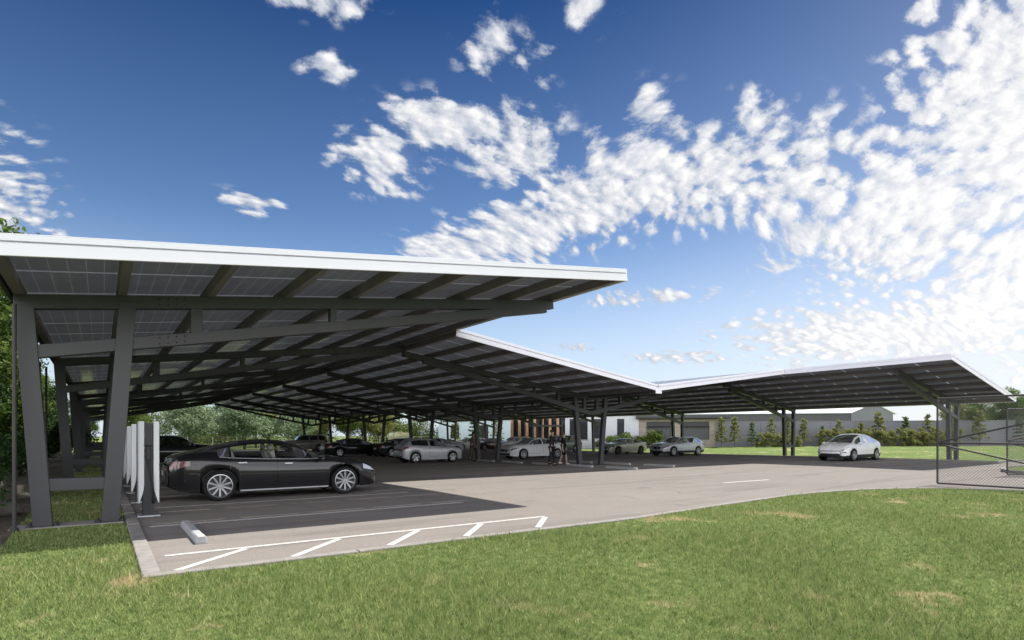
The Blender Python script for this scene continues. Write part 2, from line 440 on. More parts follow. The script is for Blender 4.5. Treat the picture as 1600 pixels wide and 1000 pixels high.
def tag(o, label=None, cat=None, group=None, kind=None):
    for k, v in (('label', label), ('category', cat), ('group', group), ('kind', kind)):
        if v: o[k] = v
    return o
def thing(name, label, cat, loc, group=None, rz=0, world=True):
    o = bpy.data.objects.new(name, None); C.objects.link(o); o.location = loc; o.rotation_euler = (0, 0, rz)
    o.empty_display_size = .2
    ORG[o.name] = Vector(loc) if world else Vector((0, 0, 0))
    return tag(o, label, cat, group)
def children(o): return [c for c in bpy.data.objects if c.parent == o]
def copy_tree(o, parent=None, kids=None):
    c = o.copy(); C.objects.link(c)
    if parent: c.parent = parent
    for ch in KIDS.get(o.name, []): copy_tree(ch, c)
    return c
KIDS = {}
def remember(o):
    KIDS.clear()
    for q in bpy.data.objects:
        if q.parent: KIDS.setdefault(q.parent.name, []).append(q)

def zg(x, y):
    """ground height: the lot drains gently to the back, the far lawn banks up"""
    return -.007 * min(max(y - 14, 0), 76) + .02 * min(max(x - 42, 0), 20)

# ------------------------------------------------------------------ ground, lot, kerbs
KERB = [(.36, 7.32), (4, 7.30), (8, 7.28), (9.4, 7.42), (11.2, 7.60), (13.1, 7.72), (14.6, 7.78), (15.9, 7.70), (17.4, 7.42), (18.8, 6.85), (19.8, 6.0), (20.6, 4.6), (21.5, 2.0), (22.5, -2), (24, -8)]
FAR_X = 39.4
Y_END = 77.0
LOTX0 = .52
xs = [-400, -120, -40, -12, -3, -1.2, .5, 8, 20, 30, 42, 47, 52, 57, 62, 90, 160, 400]
ys = [-300, -60, -10, 0, 7, 14, 30, 50, 70, 90, 120, 200, 600]
g = MB()
vs = [(x, y, zg(x, y)) for y in ys for x in xs]
nx = len(xs)
g.add(vs, [(j * nx + i, j * nx + i + 1, (j + 1) * nx + i + 1, (j + 1) * nx + i) for j in range(len(ys) - 1) for i in range(nx - 1)])
tag(g.build('ground', 'lawn'), kind='structure')

def lot_poly():
    return [(LOTX0, KERB[0][1] + .02)] + KERB[1:] + [(60, -8), (60, 9.6), (FAR_X, 10.2)]
lot = MB()
low = lot_poly()
lot.add([(x, y, .004 + zg(min(x, 42), y)) for x, y in low] + [(FAR_X, 14, .004), (LOTX0, 14, .004)], [list(range(len(low) + 2))])
lot.add([(LOTX0, 14, .004), (FAR_X, 14, .004), (FAR_X, Y_END, .004 + zg(0, Y_END)), (LOTX0, Y_END, .004 + zg(0, Y_END))], [(0, 1, 2, 3)])
o = lot.build('asphalt_lot', 'asphalt'); tag(o, kind='structure')

def strip(mb, pts, w, z0, z1, side=1):
    """a raised strip along a polyline, widened to one side"""
    P = [Vector((p[0], p[1])) for p in pts]; n = len(P); L, Rr = [], []
    for i in range(n):
        d = (P[min(i + 1, n - 1)] - P[max(i - 1, 0)]).normalized(); q = Vector((-d.y, d.x)) * side
        L.append(P[i]); Rr.append(P[i] + q * w)
    vs = []
    for a, b in zip(L, Rr):
        za, zb = zg(min(a.x, 42), a.y), zg(min(b.x, 42), b.y)
        vs += [(a.x, a.y, za + z0), (b.x, b.y, zb + z0), (a.x, a.y, za + z1), (b.x, b.y, zb + z1)]
    fs = [(0, 1, 3, 2)]
    for i in range(n - 1):
        a, b = 4 * i, 4 * i + 4
        fs += [(a + 2, a + 3, b + 3, b + 2), (a, a + 2, b + 2, b), (a + 1, b + 1, b + 3, a + 3)]
    fs.append((4 * n - 4, 4 * n - 2, 4 * n - 1, 4 * n - 3))
    mb.add(vs, fs)
k = MB()
fine = []
for i in range(len(KERB) - 1):
    for t in range(4): fine.append((KERB[i][0] + (KERB[i + 1][0] - KERB[i][0]) * t / 4, KERB[i][1] + (KERB[i + 1][1] - KERB[i][1]) * t / 4))
cum = [0]
for a_, b_ in zip(fine, fine[1:]): cum.append(cum[-1] + math.dist(a_, b_))
def kat(q):
    return (float(np.interp(q, cum, [p_[0] for p_ in fine])), float(np.interp(q, cum, [p_[1] for p_ in fine])))
q_ = 0
while q_ < cum[-1]:
    e_ = min(q_ + 2.385, cum[-1]); strip(k, [kat(lerp_) for lerp_ in np.linspace(q_, e_, 6)], .15, -.05, .03, 1); q_ += 2.4
k2 = MB()
seg = 7.47
while seg < Y_END:
    e = min(seg + 2.98, Y_END); strip(k2, [(.36, seg), (.36, e)], .18, -.05, .035, -1); seg += 3.0
tag(k.build('kerb', 'concrete', bevel=.012), kind='structure')
tag(k2.build('kerb', 'concrete', bevel=.012), kind='structure')
k3 = MB(); strip(k3, [(FAR_X, 10.3), (FAR_X, 14), (FAR_X, Y_END)], .15, -.05, .12, -1)
strip(k3, [(FAR_X, 10.2), (60, 9.6)], .15, -.05, .12, 1)
strip(k3, [(.5, Y_END), (FAR_X, Y_END)], .15, -.05, .12, 1)
tag(k3.build('kerb', 'concrete', bevel=.012), kind='structure')

mu = MB()
mu.add([(x, y, .006 + zg(0, y) + (.25 if x < -3 else 0)) for y in (9.6, 14, 80) for x in (-9, -5, -3, -1.12 + 0.0)], [(4 * j + i, 4 * j + i + 1, 4 * j + i + 5, 4 * j + i + 4) for j in range(2) for i in range(3)])
tag(mu.build('mulch_bed', 'mulch'), kind='structure')

ln = MB()
def line(x0, y0, x1, y1, w=.10):
    d = Vector((x1 - x0, y1 - y0)); q = Vector((-d.y, d.x)).normalized() * w / 2
    n = max(1, int(d.length / 3))
    pts = []
    for i in range(n + 1):
        x, y = x0 + d.x * i / n, y0 + d.y * i / n
        pts.append((x + q.x, y + q.y, .0085 + zg(0, y))); pts.append((x - q.x, y - q.y, .0085 + zg(0, y)))
    ln.add(pts, [(2 * i, 2 * i + 1, 2 * i + 3, 2 * i + 2) for i in range(n)])
line(.66, 8.55, 6.80, 8.53, .105)
for a, b_, c_, d_ in ((.70, 7.56, 1.60, 8.46), (1.98, 7.56, 2.88, 8.46), (3.28, 7.56, 4.16, 8.46), (4.52, 7.56, 5.36, 8.46), (5.92, 7.58, 6.78, 8.46)):
    line(a, b_, c_, d_, .105)
BAY = [11.38 + 2.86 * i for i in range(23)]
for y in BAY:
    line(.66, y, 6.7, y, .15)
    if y > 18:
        line(13.6, y, 19.2, y); line(22.4, y, 28.0, y)
        line(33.4, y, 39.2, y)
    elif y > 13: line(33.4, y, 39.2, y)
line(16.2, 11.12, 18.6, 11.02, .14)
tag(ln.build('road_markings', 'paint_white'), kind='structure')

isl = MB()
ring = [(33.6 + 4.2 * math.cos(t), 6.6 + 1.5 * math.sin(t)) for t in [2 * math.pi * i / 36 for i in range(37)]]
strip(isl, ring, .16, -.02, .13, -1)
tag(isl.build('kerb', 'concrete', smooth=40), kind='structure')
isg = MB(); isg.add([(33.6, 6.6, .10)] + [(x * .97 + 33.6 * .03, y * .97 + 6.6 * .03, .10) for x, y in ring[:-1]], [(0, 1 + i, 1 + (i + 1) % 36) for i in range(36)])
tag(isg.build('grass_island', 'lawn'), kind='structure')
#PART2
# ------------------------------------------------------------------ solar carports
FRAMES = [12.5 + 9.8 * i for i in range(7)]
PUR_H = .20
def lerp(a, b, t): return a + (b - a) * t
panel_mesh = {}
def panel_me(w, l):
    key = round(w, 3)
    if key in panel_mesh: return panel_mesh[key]
    mb = MB(); t = .035
    mb.box(-w / 2, w / 2, -l / 2, l / 2, 0, t)
    me_o = mb.build('solar_panel', ['alu', 'solar_glass'], fix=False)
    me = me_o.data
    ul = me.uv_layers.new(name='UVMap')
    for pl in me.polygons:
        if abs(pl.normal.z) > .9: pl.material_index = 1
        for li in pl.loop_indices:
            q = me.vertices[me.loops[li].vertex_index].co; ul.data[li].uv = ((q.x + w / 2) / w, (q.y + l / 2) / l)
    bpy.data.objects.remove(me_o); panel_mesh[key] = me
    return me

def roof_wing(root, xa, za, xb, zb, Y0, Y1, ncol, budget):
    """purlins and panels between two eaves; (xa, za)-(xb, zb) is the underside of the purlins"""
    L = math.hypot(xb - xa, zb - za); ang = math.atan2(zb - za, xb - xa)
    d = Vector(((xb - xa) / L, 0, (zb - za) / L)); nrm = Vector((-d.z, 0, d.x))
    base = Vector((xa, 0, za)); o = ORG[root.name]
    pitch = (L - .20) / ncol
    mids = []
    for i in range(ncol + 1):
        c = base + d * (.10 + pitch * i) + nrm * PUR_H / 2
        mids.append(c)
        mb = MB(); mb.bar((c.x, Y0 + .07, c.z), (c.x, Y1 - .07, c.z), .13, PUR_H, up=nrm)
        mb.build('purlin', 'purlin', root)
    l, gap = 1.70, .025
    me = panel_me(pitch - .03, l)
    nrow = int((Y1 - Y0 - .16) / (l + gap))
    rest_v, rest_f, rest_uv, rest_m = [], [], [], []
    co = [tuple(v.co) for v in me.vertices]
    rot = Matrix.Rotation(-ang, 3, 'Y')
    for r in range(nrow):
        for i in range(ncol):
            c = (mids[i] + mids[i + 1]) / 2 + nrm * (PUR_H / 2 + .004); c = Vector((c.x, Y0 + .08 + l / 2 + r * (l + gap), c.z))
            if r * ncol + i < budget:
                ob = bpy.data.objects.new('solar_panel', me); C.objects.link(ob); ob.parent = root
                ob.location = c - o; ob.rotation_euler = (0, -ang, 0)
            else:
                b0 = len(rest_v)
                for q in co: rest_v.append(tuple(rot @ Vector(q) + c - o))
                for pl in me.polygons:
                    rest_f.append([b0 + vi for vi in pl.vertices]); rest_m.append(pl.material_index)
                    for li in pl.loop_indices: rest_uv.append(tuple(me.uv_layers[0].data[li].uv))
    return rest_v, rest_f, rest_uv, rest_m
def rest_panels(root, chunks):
    V, Fc, UV, Mi = [], [], [], []
    for v, f, uv, mi in chunks:
        b = len(V); V += v; Fc += [[i + b for i in q] for q in f]; UV += uv; Mi += mi
    me = bpy.data.meshes.new('solar_panels_beyond'); me.from_pydata(V, [], Fc)
    me.materials.append(MATS['alu']); me.materials.append(MATS['solar_glass']); me.polygons.foreach_set('material_index', Mi)
    ul = me.uv_layers.new(name='UVMap'); ul.data.foreach_set('uv', np.array(UV, dtype=np.float32).ravel())
    ob = bpy.data.objects.new('solar_panel_field', me); C.objects.link(ob); ob.parent = root; tag(ob, kind='stuff')

def fascia_x(root, xa, za, xb, zb, Y):
    """folded white edge trim across the front: two flat bands with a shadow groove"""
    mb = MB()
    d = Vector((xb - xa, 0, zb - za)).normalized(); n = Vector((-d.z, 0, d.x))
    a, b = Vector((xa, Y, za)), Vector((xb, Y, zb))
    back = Vector((0, .03, 0))
    mb.bar(a + n * .062, b + n * .062, .04, .164, up=n)
    mb.bar(a + n * .158 + back, b + n * .158 + back, .01, .028, up=n)
    mb.bar(a + n * .212, b + n * .212, .044, .08, up=n)
    mb.bar(a + n * .257 + Vector((0, .05, 0)), b + n * .257 + Vector((0, .05, 0)), .15, .012, up=n)
    return mb.build('fascia', 'fascia', root, bevel=.004)
def fascia_y(root, x, z, Y0, Y1, s):
    mb = MB()
    mb.box(min(x, x + s * .03), max(x, x + s * .03), Y0, Y1, z - .02, z + .15)
    mb.box(min(x, x + s * .014), max(x, x + s * .014), Y0, Y1, z + .15, z + .162)
    mb.box(min(x, x + s * .036), max(x, x + s * .036), Y0, Y1, z + .162, z + .27)
    return mb.build('fascia', 'fascia', root, bevel=.004)

def member(name, a, b, Y, parent, w=.2, h=.23, cut=0):
    mb = MB(); mb.bar((a[0], Y, a[1]), (b[0], Y, b[1]), w, h)
    return mb.build(name, 'steel', parent, bevel=.008)
def leg(xb, xt, zt, Y, parent, w=.26, d=.22, plate=True):
    zb = zg(min(xb, 42), Y) - .04
    mb = MB()
    mb.add([(xb - w / 2, Y - d / 2, zb), (xb + w / 2, Y - d / 2, zb), (xb + w / 2, Y + d / 2, zb), (xb - w / 2, Y + d / 2, zb),
            (xt - w / 2, Y - d / 2, zt), (xt + w / 2, Y - d / 2, zt), (xt + w / 2, Y + d / 2, zt), (xt - w / 2, Y + d / 2, zt)],
           [(0, 3, 2, 1), (4, 5, 6, 7), (0, 1, 5, 4), (1, 2, 6, 5), (2, 3, 7, 6), (3, 0, 4, 7)])
    o = mb.build('column', 'steel', parent, bevel=.008)
    if plate:
        pb = MB(); pb.box(xb - w * .85, xb + w * .85, Y - d, Y + d, zb + .03, zb + .065)
        for i in (-1, 1):
            for j in (-1, 1): pb.tube([(xb + i * w * .68, Y + j * d * .8, zb + .06), (xb + i * w * .68, Y + j * d * .8, zb + .10)], .018, 6)
        pb.build('base_plate', 'steel', parent)
    return o

# left carport: a single slope rising to the right
RA, RA_Z = 10.35, 5.285
EA, EA_Z = -1.20, 3.835
WL = thing('solar_carport', 'nearest solar carport, single dark slope with white front edge rising to the right', 'carport', (-.3, 9.8, 0), 'solar carports over the car park')
def zl(x): return lerp(EA_Z, RA_Z, (x - EA) / (RA - EA))
ch = [roof_wing(WL, EA, EA_Z, RA, RA_Z, 9.80, 75.5, 8, 96)]
rest_panels(WL, ch)
fascia_x(WL, EA - .03, zl(EA - .03), RA + .03, zl(RA + .03), 9.79)
fascia_y(WL, RA + .005, RA_Z, 9.80, 75.5, 1)
mb = MB(); mb.box(EA - .05, EA, 9.82, 75.5, EA_Z - .02, EA_Z + .2); mb.build('edge_beam', 'steel', WL)
for k_, Y in enumerate(FRAMES):
    xe = 10.23
    top = MB(); top.bar((-1.16, Y, zl(-1.16) - .115), (xe, Y, zl(xe) - .115), .2, .23)
    fr = top.build('steel_frame', 'steel', WL, bevel=.008)
    member('brace', (-.90, 2.93), (10.0, zl(10.0) - .22), Y, fr, .17, .22)
    leg(-.79, -1.04, zl(-1.04) - .1, Y, fr); leg(.13, .39, zl(.39) - .1, Y, fr)
    member('crosspiece', (-.86, .70), (.22, .70), Y, fr, .16, .21)
    for px in ((1.48, .2), (4.1, .14)):
        zb_ = lerp(2.93, zl(10) - .22, (px[0] + .9) / 10.9)
        member('post', (px[0], zb_ + .05), (px[0], zl(px[0]) - .12), Y, fr, .16, px[1])
    if k_ < 2:
        bb = MB()
        for zc, sl in ((zl(1.1) - .115, .13), (lerp(2.93, 5.0, 2.0 / 10.9), .19)):
            for i in range(4):
                for j in (-1, 1): bb.tube([(.88 + i * .135, Y - .115, zc + j * .055 + sl * (i * .135 - .2)), (.88 + i * .135, Y - .09, zc + j * .055 + sl * (i * .135 - .2))], .012, 6)
        bb.build('bolt_set', 'rubber', fr)
    ft = MB(); ft.box(-1.22, .33, Y - .27, Y + .30, -.2 + zg(0, Y), .022 + zg(0, Y)); ft.build('footing', 'concrete', fr, bevel=.01)

# central carport: butterfly roof on a row of V-braced towers
VX, VZ = 20.9, 3.58
LA, LA_Z = 10.22, 5.05
LB, LB_Z = 31.62, 5.0
CY0 = 17.8
WC = thing('solar_carport', 'central butterfly solar carport whose two roof slopes meet in a valley over paired columns', 'carport', (VX, CY0, zg(VX, CY0)), 'solar carports over the car park')
ch = [roof_wing(WC, LA, LA_Z, VX - .1, VZ, CY0, 75.5, 8, 48), roof_wing(WC, VX + .1, VZ, LB, LB_Z, CY0, 75.5, 8, 48)]
rest_panels(WC, ch)
fascia_x(WC, LA, LA_Z, VX, VZ, CY0 - .01); fascia_x(WC, VX, VZ, LB, LB_Z, CY0 - .01)
gb = MB(); gb.box(VX - .2, VX + .2, CY0 - .05, 75.5, VZ - .13, VZ - .015); gb.build('valley_gutter', 'steel', WC)
gb = MB(); gb.box(VX - .21, VX + .21, CY0 - .062, CY0 - .051, VZ - .14, VZ - .01); gb.build('gutter_end', 'fascia', WC)
for Y in FRAMES[1:]:
    top = MB()
    top.bar((LA + .05, Y, LA_Z - .12), (VX, Y, VZ - .12), .2, .23); top.bar((VX, Y, VZ - .12), (LB - .05, Y, LB_Z - .12), .198, .23)
    fr = top.build('steel_frame', 'steel', WC, bevel=.008)
    bz = 2.66
    member('brace', (11.2, LA_Z - .34), (VX, bz), Y, fr, .17, .22); member('brace', (VX, bz), (LB - 1.0, LB_Z - .34), Y, fr, .168, .22)
    leg(20.15, 19.80, 3.62, Y, fr, .24, .2); leg(21.62, 21.98, 3.62, Y, fr, .24, .2)
    for px, w in ((18.7, .17), (20.45, .18), (21.35, .18), (23.1, .17), (17.2, .1), (24.6, .1)):
        t = abs(px - VX) / 9.7
        member('post', (px, bz + t * (LA_Z - .34 - bz)), (px, VZ - .15 + abs(px - VX) * .137), Y, fr, .15, w)

# right carport: slope falling to a row of columns on the far lawn, its front set forward
RB, RB_Z = 31.72, 5.0
ER, ER_Z = 41.2, 3.36
WR = thing('solar_carport', 'right-hand solar carport above the white crossover, falling toward columns on the lawn', 'carport', (40.2, 9.9, 0), 'solar carports over the car park')
def zr(x): return lerp(RB_Z, ER_Z, (x - RB) / (ER - RB))
rest_panels(WR, [roof_wing(WR, RB, RB_Z, ER, ER_Z, 9.90, 75.5, 7, 98)])
fascia_x(WR, RB, RB_Z, ER, ER_Z, 9.89); fascia_y(WR, RB, RB_Z, 9.90, 75.5, -1)
mb = MB(); mb.box(ER, ER + .05, 9.92, 75.5, ER_Z - .02, ER_Z + .22); mb.build('edge_beam', 'fascia', WR)
for Y in FRAMES:
    top = MB(); top.bar((32.55, Y, zr(32.55) - .12), (40.95, Y, zr(40.95) - .12), .2, .24)
    fr = top.build('steel_frame', 'steel', WR, bevel=.008)
    member('brace', (33.1, zr(33.1) - .33), (40.75, 2.52), Y, fr, .17, .22)
    leg(39.72, 39.55, 3.55, Y, fr, .22, .2); leg(40.78, 40.90, 3.36, Y, fr, .22, .2)
    member('crosspiece', (39.75, .72), (40.75, .72), Y, fr, .15, .2)
    for px in (38.6, 37.0): member('post', (px, lerp(zr(33.1) - .33, 2.52, (px - 33.1) / 7.65)), (px, zr(px) - .12), Y, fr, .15, .16)

# ------------------------------------------------------------------ small things on the lot
def charger(x, y, label):
    t = thing('ev_charger', label, 'charger', (x, y, zg(x, y)), 'chargers along the left kerb')
    z = zg(x, y)
    pl = MB(); pl.box(x - .185, x + .185, y - .24, y + .22, z + .004, z + .03); pl.build('base_plate', 'alu', t, bevel=.004)
    c = MB(); c.box(x - .09, x + .09, y - .17, y + .17, z + .03, z + 1.77)
    for i in range(5): c.box(x - .068 + i * .031, x - .053 + i * .031, y - .178, y - .17, z + .06, z + 1.74)
    c.build('core', 'grey_core', t, bevel=.006)
    for s in (-1, 1):
        b = MB()
        xi, xo = .074, .168
        pr = [(xi, 1.80), (xi, .62), (xi + .008, .52), (xi + .028, .42), (xi + .055, .34), (xo - .022, .27), (xo - .004, .25), (xo, .30), (xo, 1.80)]
        poly = [(x + s * a_, z + b_) for a_, b_ in pr]
        b.prism(poly, 1, y - .20, y + .20)
        b.build('side_blade', 'white_plastic', t, bevel=.014)
    h = MB(); h.bar((x - .01, y - .21, z + 1.30), (x - .01, y - .22, z + 1.08), .06, .075); h.bar((x - .01, y - .20, z + 1.33), (x - .01, y - .20, z + 1.36), .11, .06, up=(0, 1, 0))
    h.build('charging_handle', 'dark_plastic', t, bevel=.01)
    cb = MB(); pts = []
    for i in range(13):
        q = i / 12; pts.append((x - .01 + .07 * q + .03 * math.sin(q * 3.1), y - .225 - .03 * math.sin(q * math.pi), z + 1.08 - .86 * q + .05 * q * q))
    pts.append((x + .085, y - .16, z + .26))
    cb.tube(pts, .018, 8); cb.build('cable', 'dark_plastic', t, smooth=60)
charger(.735, 13.02, 'white-bladed charger with dark slotted front beside the black car, nearest of the row')
charger(.735, 15.88, 'white-bladed charger second in the row, close behind the nearest one')
charger(.735, 18.74, 'white-bladed charger third in the row, mostly hidden by the second')
charger(.735, 21.60, 'white-bladed charger farthest along the left kerb')

def stop_mb():
    mb = MB()
    poly = [(-.075, 0), (.075, 0), (.068, .08), (.045, .105), (-.045, .105), (-.068, .08)]
    mb.prism(poly, 1, -.95, .95)
    return mb
def wheel_stop(x, y, label, group='concrete wheel stops', L=None):
    t = thing('wheel_stop', label, 'wheel stop', (x, y, zg(0, y) + .004), group, world=False)
    stop_mb().build('block', 'concrete_pale', t, bevel=.012)
    e = MB(); e.box(-.05, .05, -.958, -.72, .0985, .1085); e.build('reflective_end', 'paint_white', t, bevel=.003)
    return t
wheel_stop(1.16, 10.15, 'pale concrete wheel stop alone in the front bay near the corner kerb')
WS = [(19.35, 18.6, 'concrete wheel stop in the shade edge, left of the near V columns'), (22.55, 19.15, 'concrete wheel stop right of the near V columns, closest to the sunlit drive'),
      (19.35, 21.45, 'concrete wheel stop by the feet of the couple walking'), (22.55, 22.0, 'concrete wheel stop just behind the near V columns on the right'),
      (19.35, 24.3, 'concrete wheel stop behind the walking couple'), (22.55, 24.9, 'concrete wheel stop beyond the near V columns, far right row second back'),
      (19.35, 27.2, 'concrete wheel stop in front of the white saloon'), (19.35, 30.0, 'concrete wheel stop ahead of the silver hatchback')]
for x, y, l in WS: wheel_stop(x, y, l)

for i, (x, y, l) in enumerate(((-1.12, 12.05, 'slim dark steel pole left of the nearest carport legs'), (-1.42, 21.2, 'slim dark steel pole just behind the nearest carport legs'), (-1.36, 22.6, 'slim dark pole beside the second pair of carport legs'))):
    t = thing('steel_pole', l, 'pole', (x, y, zg(0, y)), 'slim poles along the left boundary')
    mb = MB(); mb.tube([(x, y, zg(0, y) - .1), (x, y, 3.62)], .03, 10); mb.build('shaft', 'gate_tube', t, smooth=50)
    mb = MB(); mb.tube([(x, y, zg(0, y)), (x, y, zg(0, y) + .06)], .06, 10); mb.build('foot_collar', 'gate_tube', t)

def chain_link(root, O, d, Lx, H, zb, pitch, rad):
    """diamond wire between the frame tubes, drawn as two sets of crossing wires"""
    mb = MB()
    d = Vector((d[0], d[1], 0)).normalized(); O = Vector((O[0], O[1], 0)); off = Vector((-d.y, d.x, 0)) * rad
    n = int((Lx + H) / pitch) + 1
    for s in (1, -1):
        for i in range(n + 1):
            a = i * pitch - (H if s > 0 else 0)
            p = []
            # wire: t -> (a + s*... )
            x0, z0, x1, z1 = (a, 0, a + H, H) if s > 0 else (a, 0, a - H, H)
            pts = []
            for (xa, za, xb, zb_) in ((x0, z0, x1, z1),):
                t0, t1 = 0., 1.
                dxx = xb - xa
                for lim in (0., Lx):
                    tt = (lim - xa) / dxx
                    if dxx > 0:
                        if lim == 0.: t0 = max(t0, tt)
                        else: t1 = min(t1, tt)
                    else:
                        if lim == 0.: t1 = min(t1, tt)
                        else: t0 = max(t0, tt)
                if t1 - t0 > .01:
                    qa = O + d * (xa + dxx * t0) + off * s + Vector((0, 0, zb + H * t0)); qb = O + d * (xa + dxx * t1) + off * s + Vector((0, 0, zb + H * t1))
                    mb.tube([qa, qb], rad, 4, caps=False)
    o = mb.build('chain_link_mesh', 'wire', root, fix=False)
    return o
def gate(O, d, Lx, H, label, group, braces):
    t = thing('chain_link_gate', label, 'gate', (O[0], O[1], 0), group)
    dv = Vector((d[0], d[1], 0)).normalized(); o3 = Vector((O[0], O[1], 0))
    P = lambda s, z: o3 + dv * s + Vector((0, 0, z))
    f = MB()
    for a, b in ((P(0, .06), P(0, H)), (P(Lx, .06), P(Lx, H)), (P(0, .06), P(Lx, .06)), (P(0, H), P(Lx, H))): f.tube([a, b], .028, 8)
    f.build('frame', 'gate_tube', t, smooth=50)
    r = MB(); r.tube([P(0, 1.29), P(Lx, 1.29)], .026, 8); r.build('mid_rail', 'gate_tube', t, smooth=50)
    for a, b in braces:
        r = MB(); r.tube([P(*a), P(*b)], .026, 8); r.build('brace', 'gate_tube', t, smooth=50)
    for z in (.4, H - .4):
        r = MB(); r.tube([P(Lx, z - .08), P(Lx, z + .08)], .05, 8); r.build('hinge', 'gate_tube', t)
    chain_link(t, O, d, Lx, H - .06, .06, .085, .0036)
    return t
gate((20.9, 6.88), (0, -1), 4.6, 2.65, 'near chain-link gate leaf standing open beside the front lawn', 'open chain-link gate leaves', [((.05, 1.33), (4.5, 2.5)), ((.05, 1.25), (4.5, .14))])
gate((27.5, 6.85), (.815, -.58), 4.6, 2.5, 'farther chain-link gate leaf by the grassed island at the right', 'open chain-link gate leaves', [((.05, 1.33), (4.5, 2.4)), ((.05, 1.25), (4.5, .14))])

t = thing('utility_cabinet', 'dark grey upright cabinet at the right edge behind the gates', 'cabinet', (34.6, 6.15, .1))
mb = MB(); mb.box(34.2, 35.0, 5.7, 6.6, .28, 1.75); mb.build('housing', 'cabinet', t, bevel=.03)
mb = MB(); mb.box(34.15, 35.05, 5.65, 6.65, 1.75, 1.83); mb.build('cap', 'roof_dark', t, bevel=.01)
mb = MB(); mb.box(34.25, 34.95, 5.75, 6.55, .1, .28); mb.build('plinth', 'dark_plastic', t)
mb = MB(); mb.box(34.185, 34.2, 5.8, 6.12, .4, 1.65); mb.box(34.185, 34.2, 6.16, 6.5, .4, 1.65); mb.build('door', 'panel_dark', t)
#PART3
# ------------------------------------------------------------------ buildings behind the lawn
class Facade:
    def __init__(s, p0, p1):
        s.a, s.b = Vector((*p0, 0)), Vector((*p1, 0)); s.d = (s.b - s.a).normalized(); s.L = (s.b - s.a).length
        n = Vector((-s.d.y, s.d.x, 0)); s.n = n if n.dot(s.a) > 0 else -n       # away from the camera
    def P(s, t, dep, z): q = s.a + s.d * t + s.n * dep; return Vector((q.x, q.y, z))
    def box(s, mb, t0, t1, d0, d1, z0, z1, mi=0):
        vs = [s.P(t, d, z) for z in (z0, z1) for d in (d0, d1) for t in (t0, t1)]
        return mb.add(vs, [(0, 2, 3, 1), (4, 5, 7, 6), (0, 1, 5, 4), (2, 6, 7, 3), (0, 4, 6, 2), (1, 3, 7, 5)], mi)
def wall_with_holes(fc, mb, t0, t1, z0, z1, holes, thick=.25, uv=False):
    """front wall sheet of boxes round rectangular openings (holes sorted along t)"""
    cur = t0
    bx = []
    for (a, b, c, d) in sorted(holes):
        if a > cur: bx.append((cur, a, z0, z1))
        if c > z0: bx.append((a, b, z0, c))
        if d < z1: bx.append((a, b, d, z1))
        cur = b
    if cur < t1: bx.append((cur, t1, z0, z1))
    for (a, b, c, d) in bx: fc.box(mb, a, b, 0, thick, c, d)
def window(fc, root, a, b, c, d, fr='trim_dark', pane='window_dark', rec=.12, name='window', bars=1):
    f = MB(); w = .06
    fc.box(f, a, a + w, rec - .04, rec + .05, c, d); fc.box(f, b - w, b, rec - .04, rec + .05, c, d)
    fc.box(f, a + w, b - w, rec - .04, rec + .05, c, c + w); fc.box(f, a + w, b - w, rec - .04, rec + .05, d - w, d)
    for i in range(bars):
        t = a + (b - a) * (i + 1) / (bars + 1); fc.box(f, t - .025, t + .025, rec - .03, rec + .04, c + w, d - w)
    fo = f.build(name, fr, root)
    g_ = MB(); fc.box(g_, a + w * .5, b - w * .5, rec, rec + .012, c + w * .5, d - w * .5); g_.build('pane', pane, fo)
    return fo
def brick_uv(o):
    me = o.data; ul = me.uv_layers.new(name='UVMap')
    for pl in me.polygons:
        n = pl.normal
        tdir = Vector((-n.y, n.x, 0)) if abs(n.z) < .9 else Vector((1, 0, 0))
        for li in pl.loop_indices:
            q = me.vertices[me.loops[li].vertex_index].co; ul.data[li].uv = (q.dot(tdir), q.z if abs(n.z) < .9 else q.y)

# long grey boundary wall
fc = Facade((57.4, 40.4), (84.2, 11.5))
t = thing('boundary_wall', 'long tall grey panel wall along the back of the far lawn', 'wall', (57.4, 40.4, .1))
mb = MB(); fc.box(mb, 0, fc.L, 0, .12, -.3, 2.98); mb.build('wall_panel', 'wall_grey', t)
mb = MB()
i_ = 0
while i_ * 2.4 < fc.L:
    fc.box(mb, i_ * 2.4, i_ * 2.4 + .10, -.04, .0, -.3, 3.0); i_ += 1
mb.build('panel_joints', 'wall_grey', t)
mb = MB(); fc.box(mb, 0, fc.L, -.05, .17, 2.98, 3.06); mb.build('capping', 'wall_grey', t)

# brick house with two big dark shutters
fc = Facade((51.94, 47.12), (57.75, 40.29))
t = thing('brick_house', 'low tan brick house with wide dark shutters and flat dark roof', 'house', (54.8, 43.7, .15))
H = [(.9, 3.7, .95, 3.05), (4.75, 7.95, .95, 3.05)]
mb = MB(); wall_with_holes(fc, mb, 0, fc.L, -.2, 3.38, H); fc.box(mb, 0, .25, .25, 9, -.2, 3.38); fc.box(mb, fc.L - .25, fc.L, .25, 9, -.2, 3.38); fc.box(mb, 0, fc.L, 9, 9.25, -.2, 3.38)
o = mb.build('wall', 'brick', t); brick_uv(o)
for h in H: window(fc, t, *h, fr='trim_dark', pane='panel_dark', rec=.1, bars=0)
for h in H:
    mb = MB(); fc.box(mb, h[0], h[1], -.35, .06, h[3] - .55, h[3] - .5); fc.box(mb, h[0] + .02, h[1] - .02, .03, .07, h[3] - .5, h[3] - .02); mb.build('shutter_box', 'trim_dark', t)
mb = MB(); fc.box(mb, -.3, fc.L + 1.1, -.7, 9.6, 3.40, 3.82); mb.build('roof', 'roof_dark', t)
mb = MB(); fc.box(mb, -.3, fc.L + 1.15, -.82, -.70, 3.44, 3.58); mb.build('gutter', 'trim_dark', t)

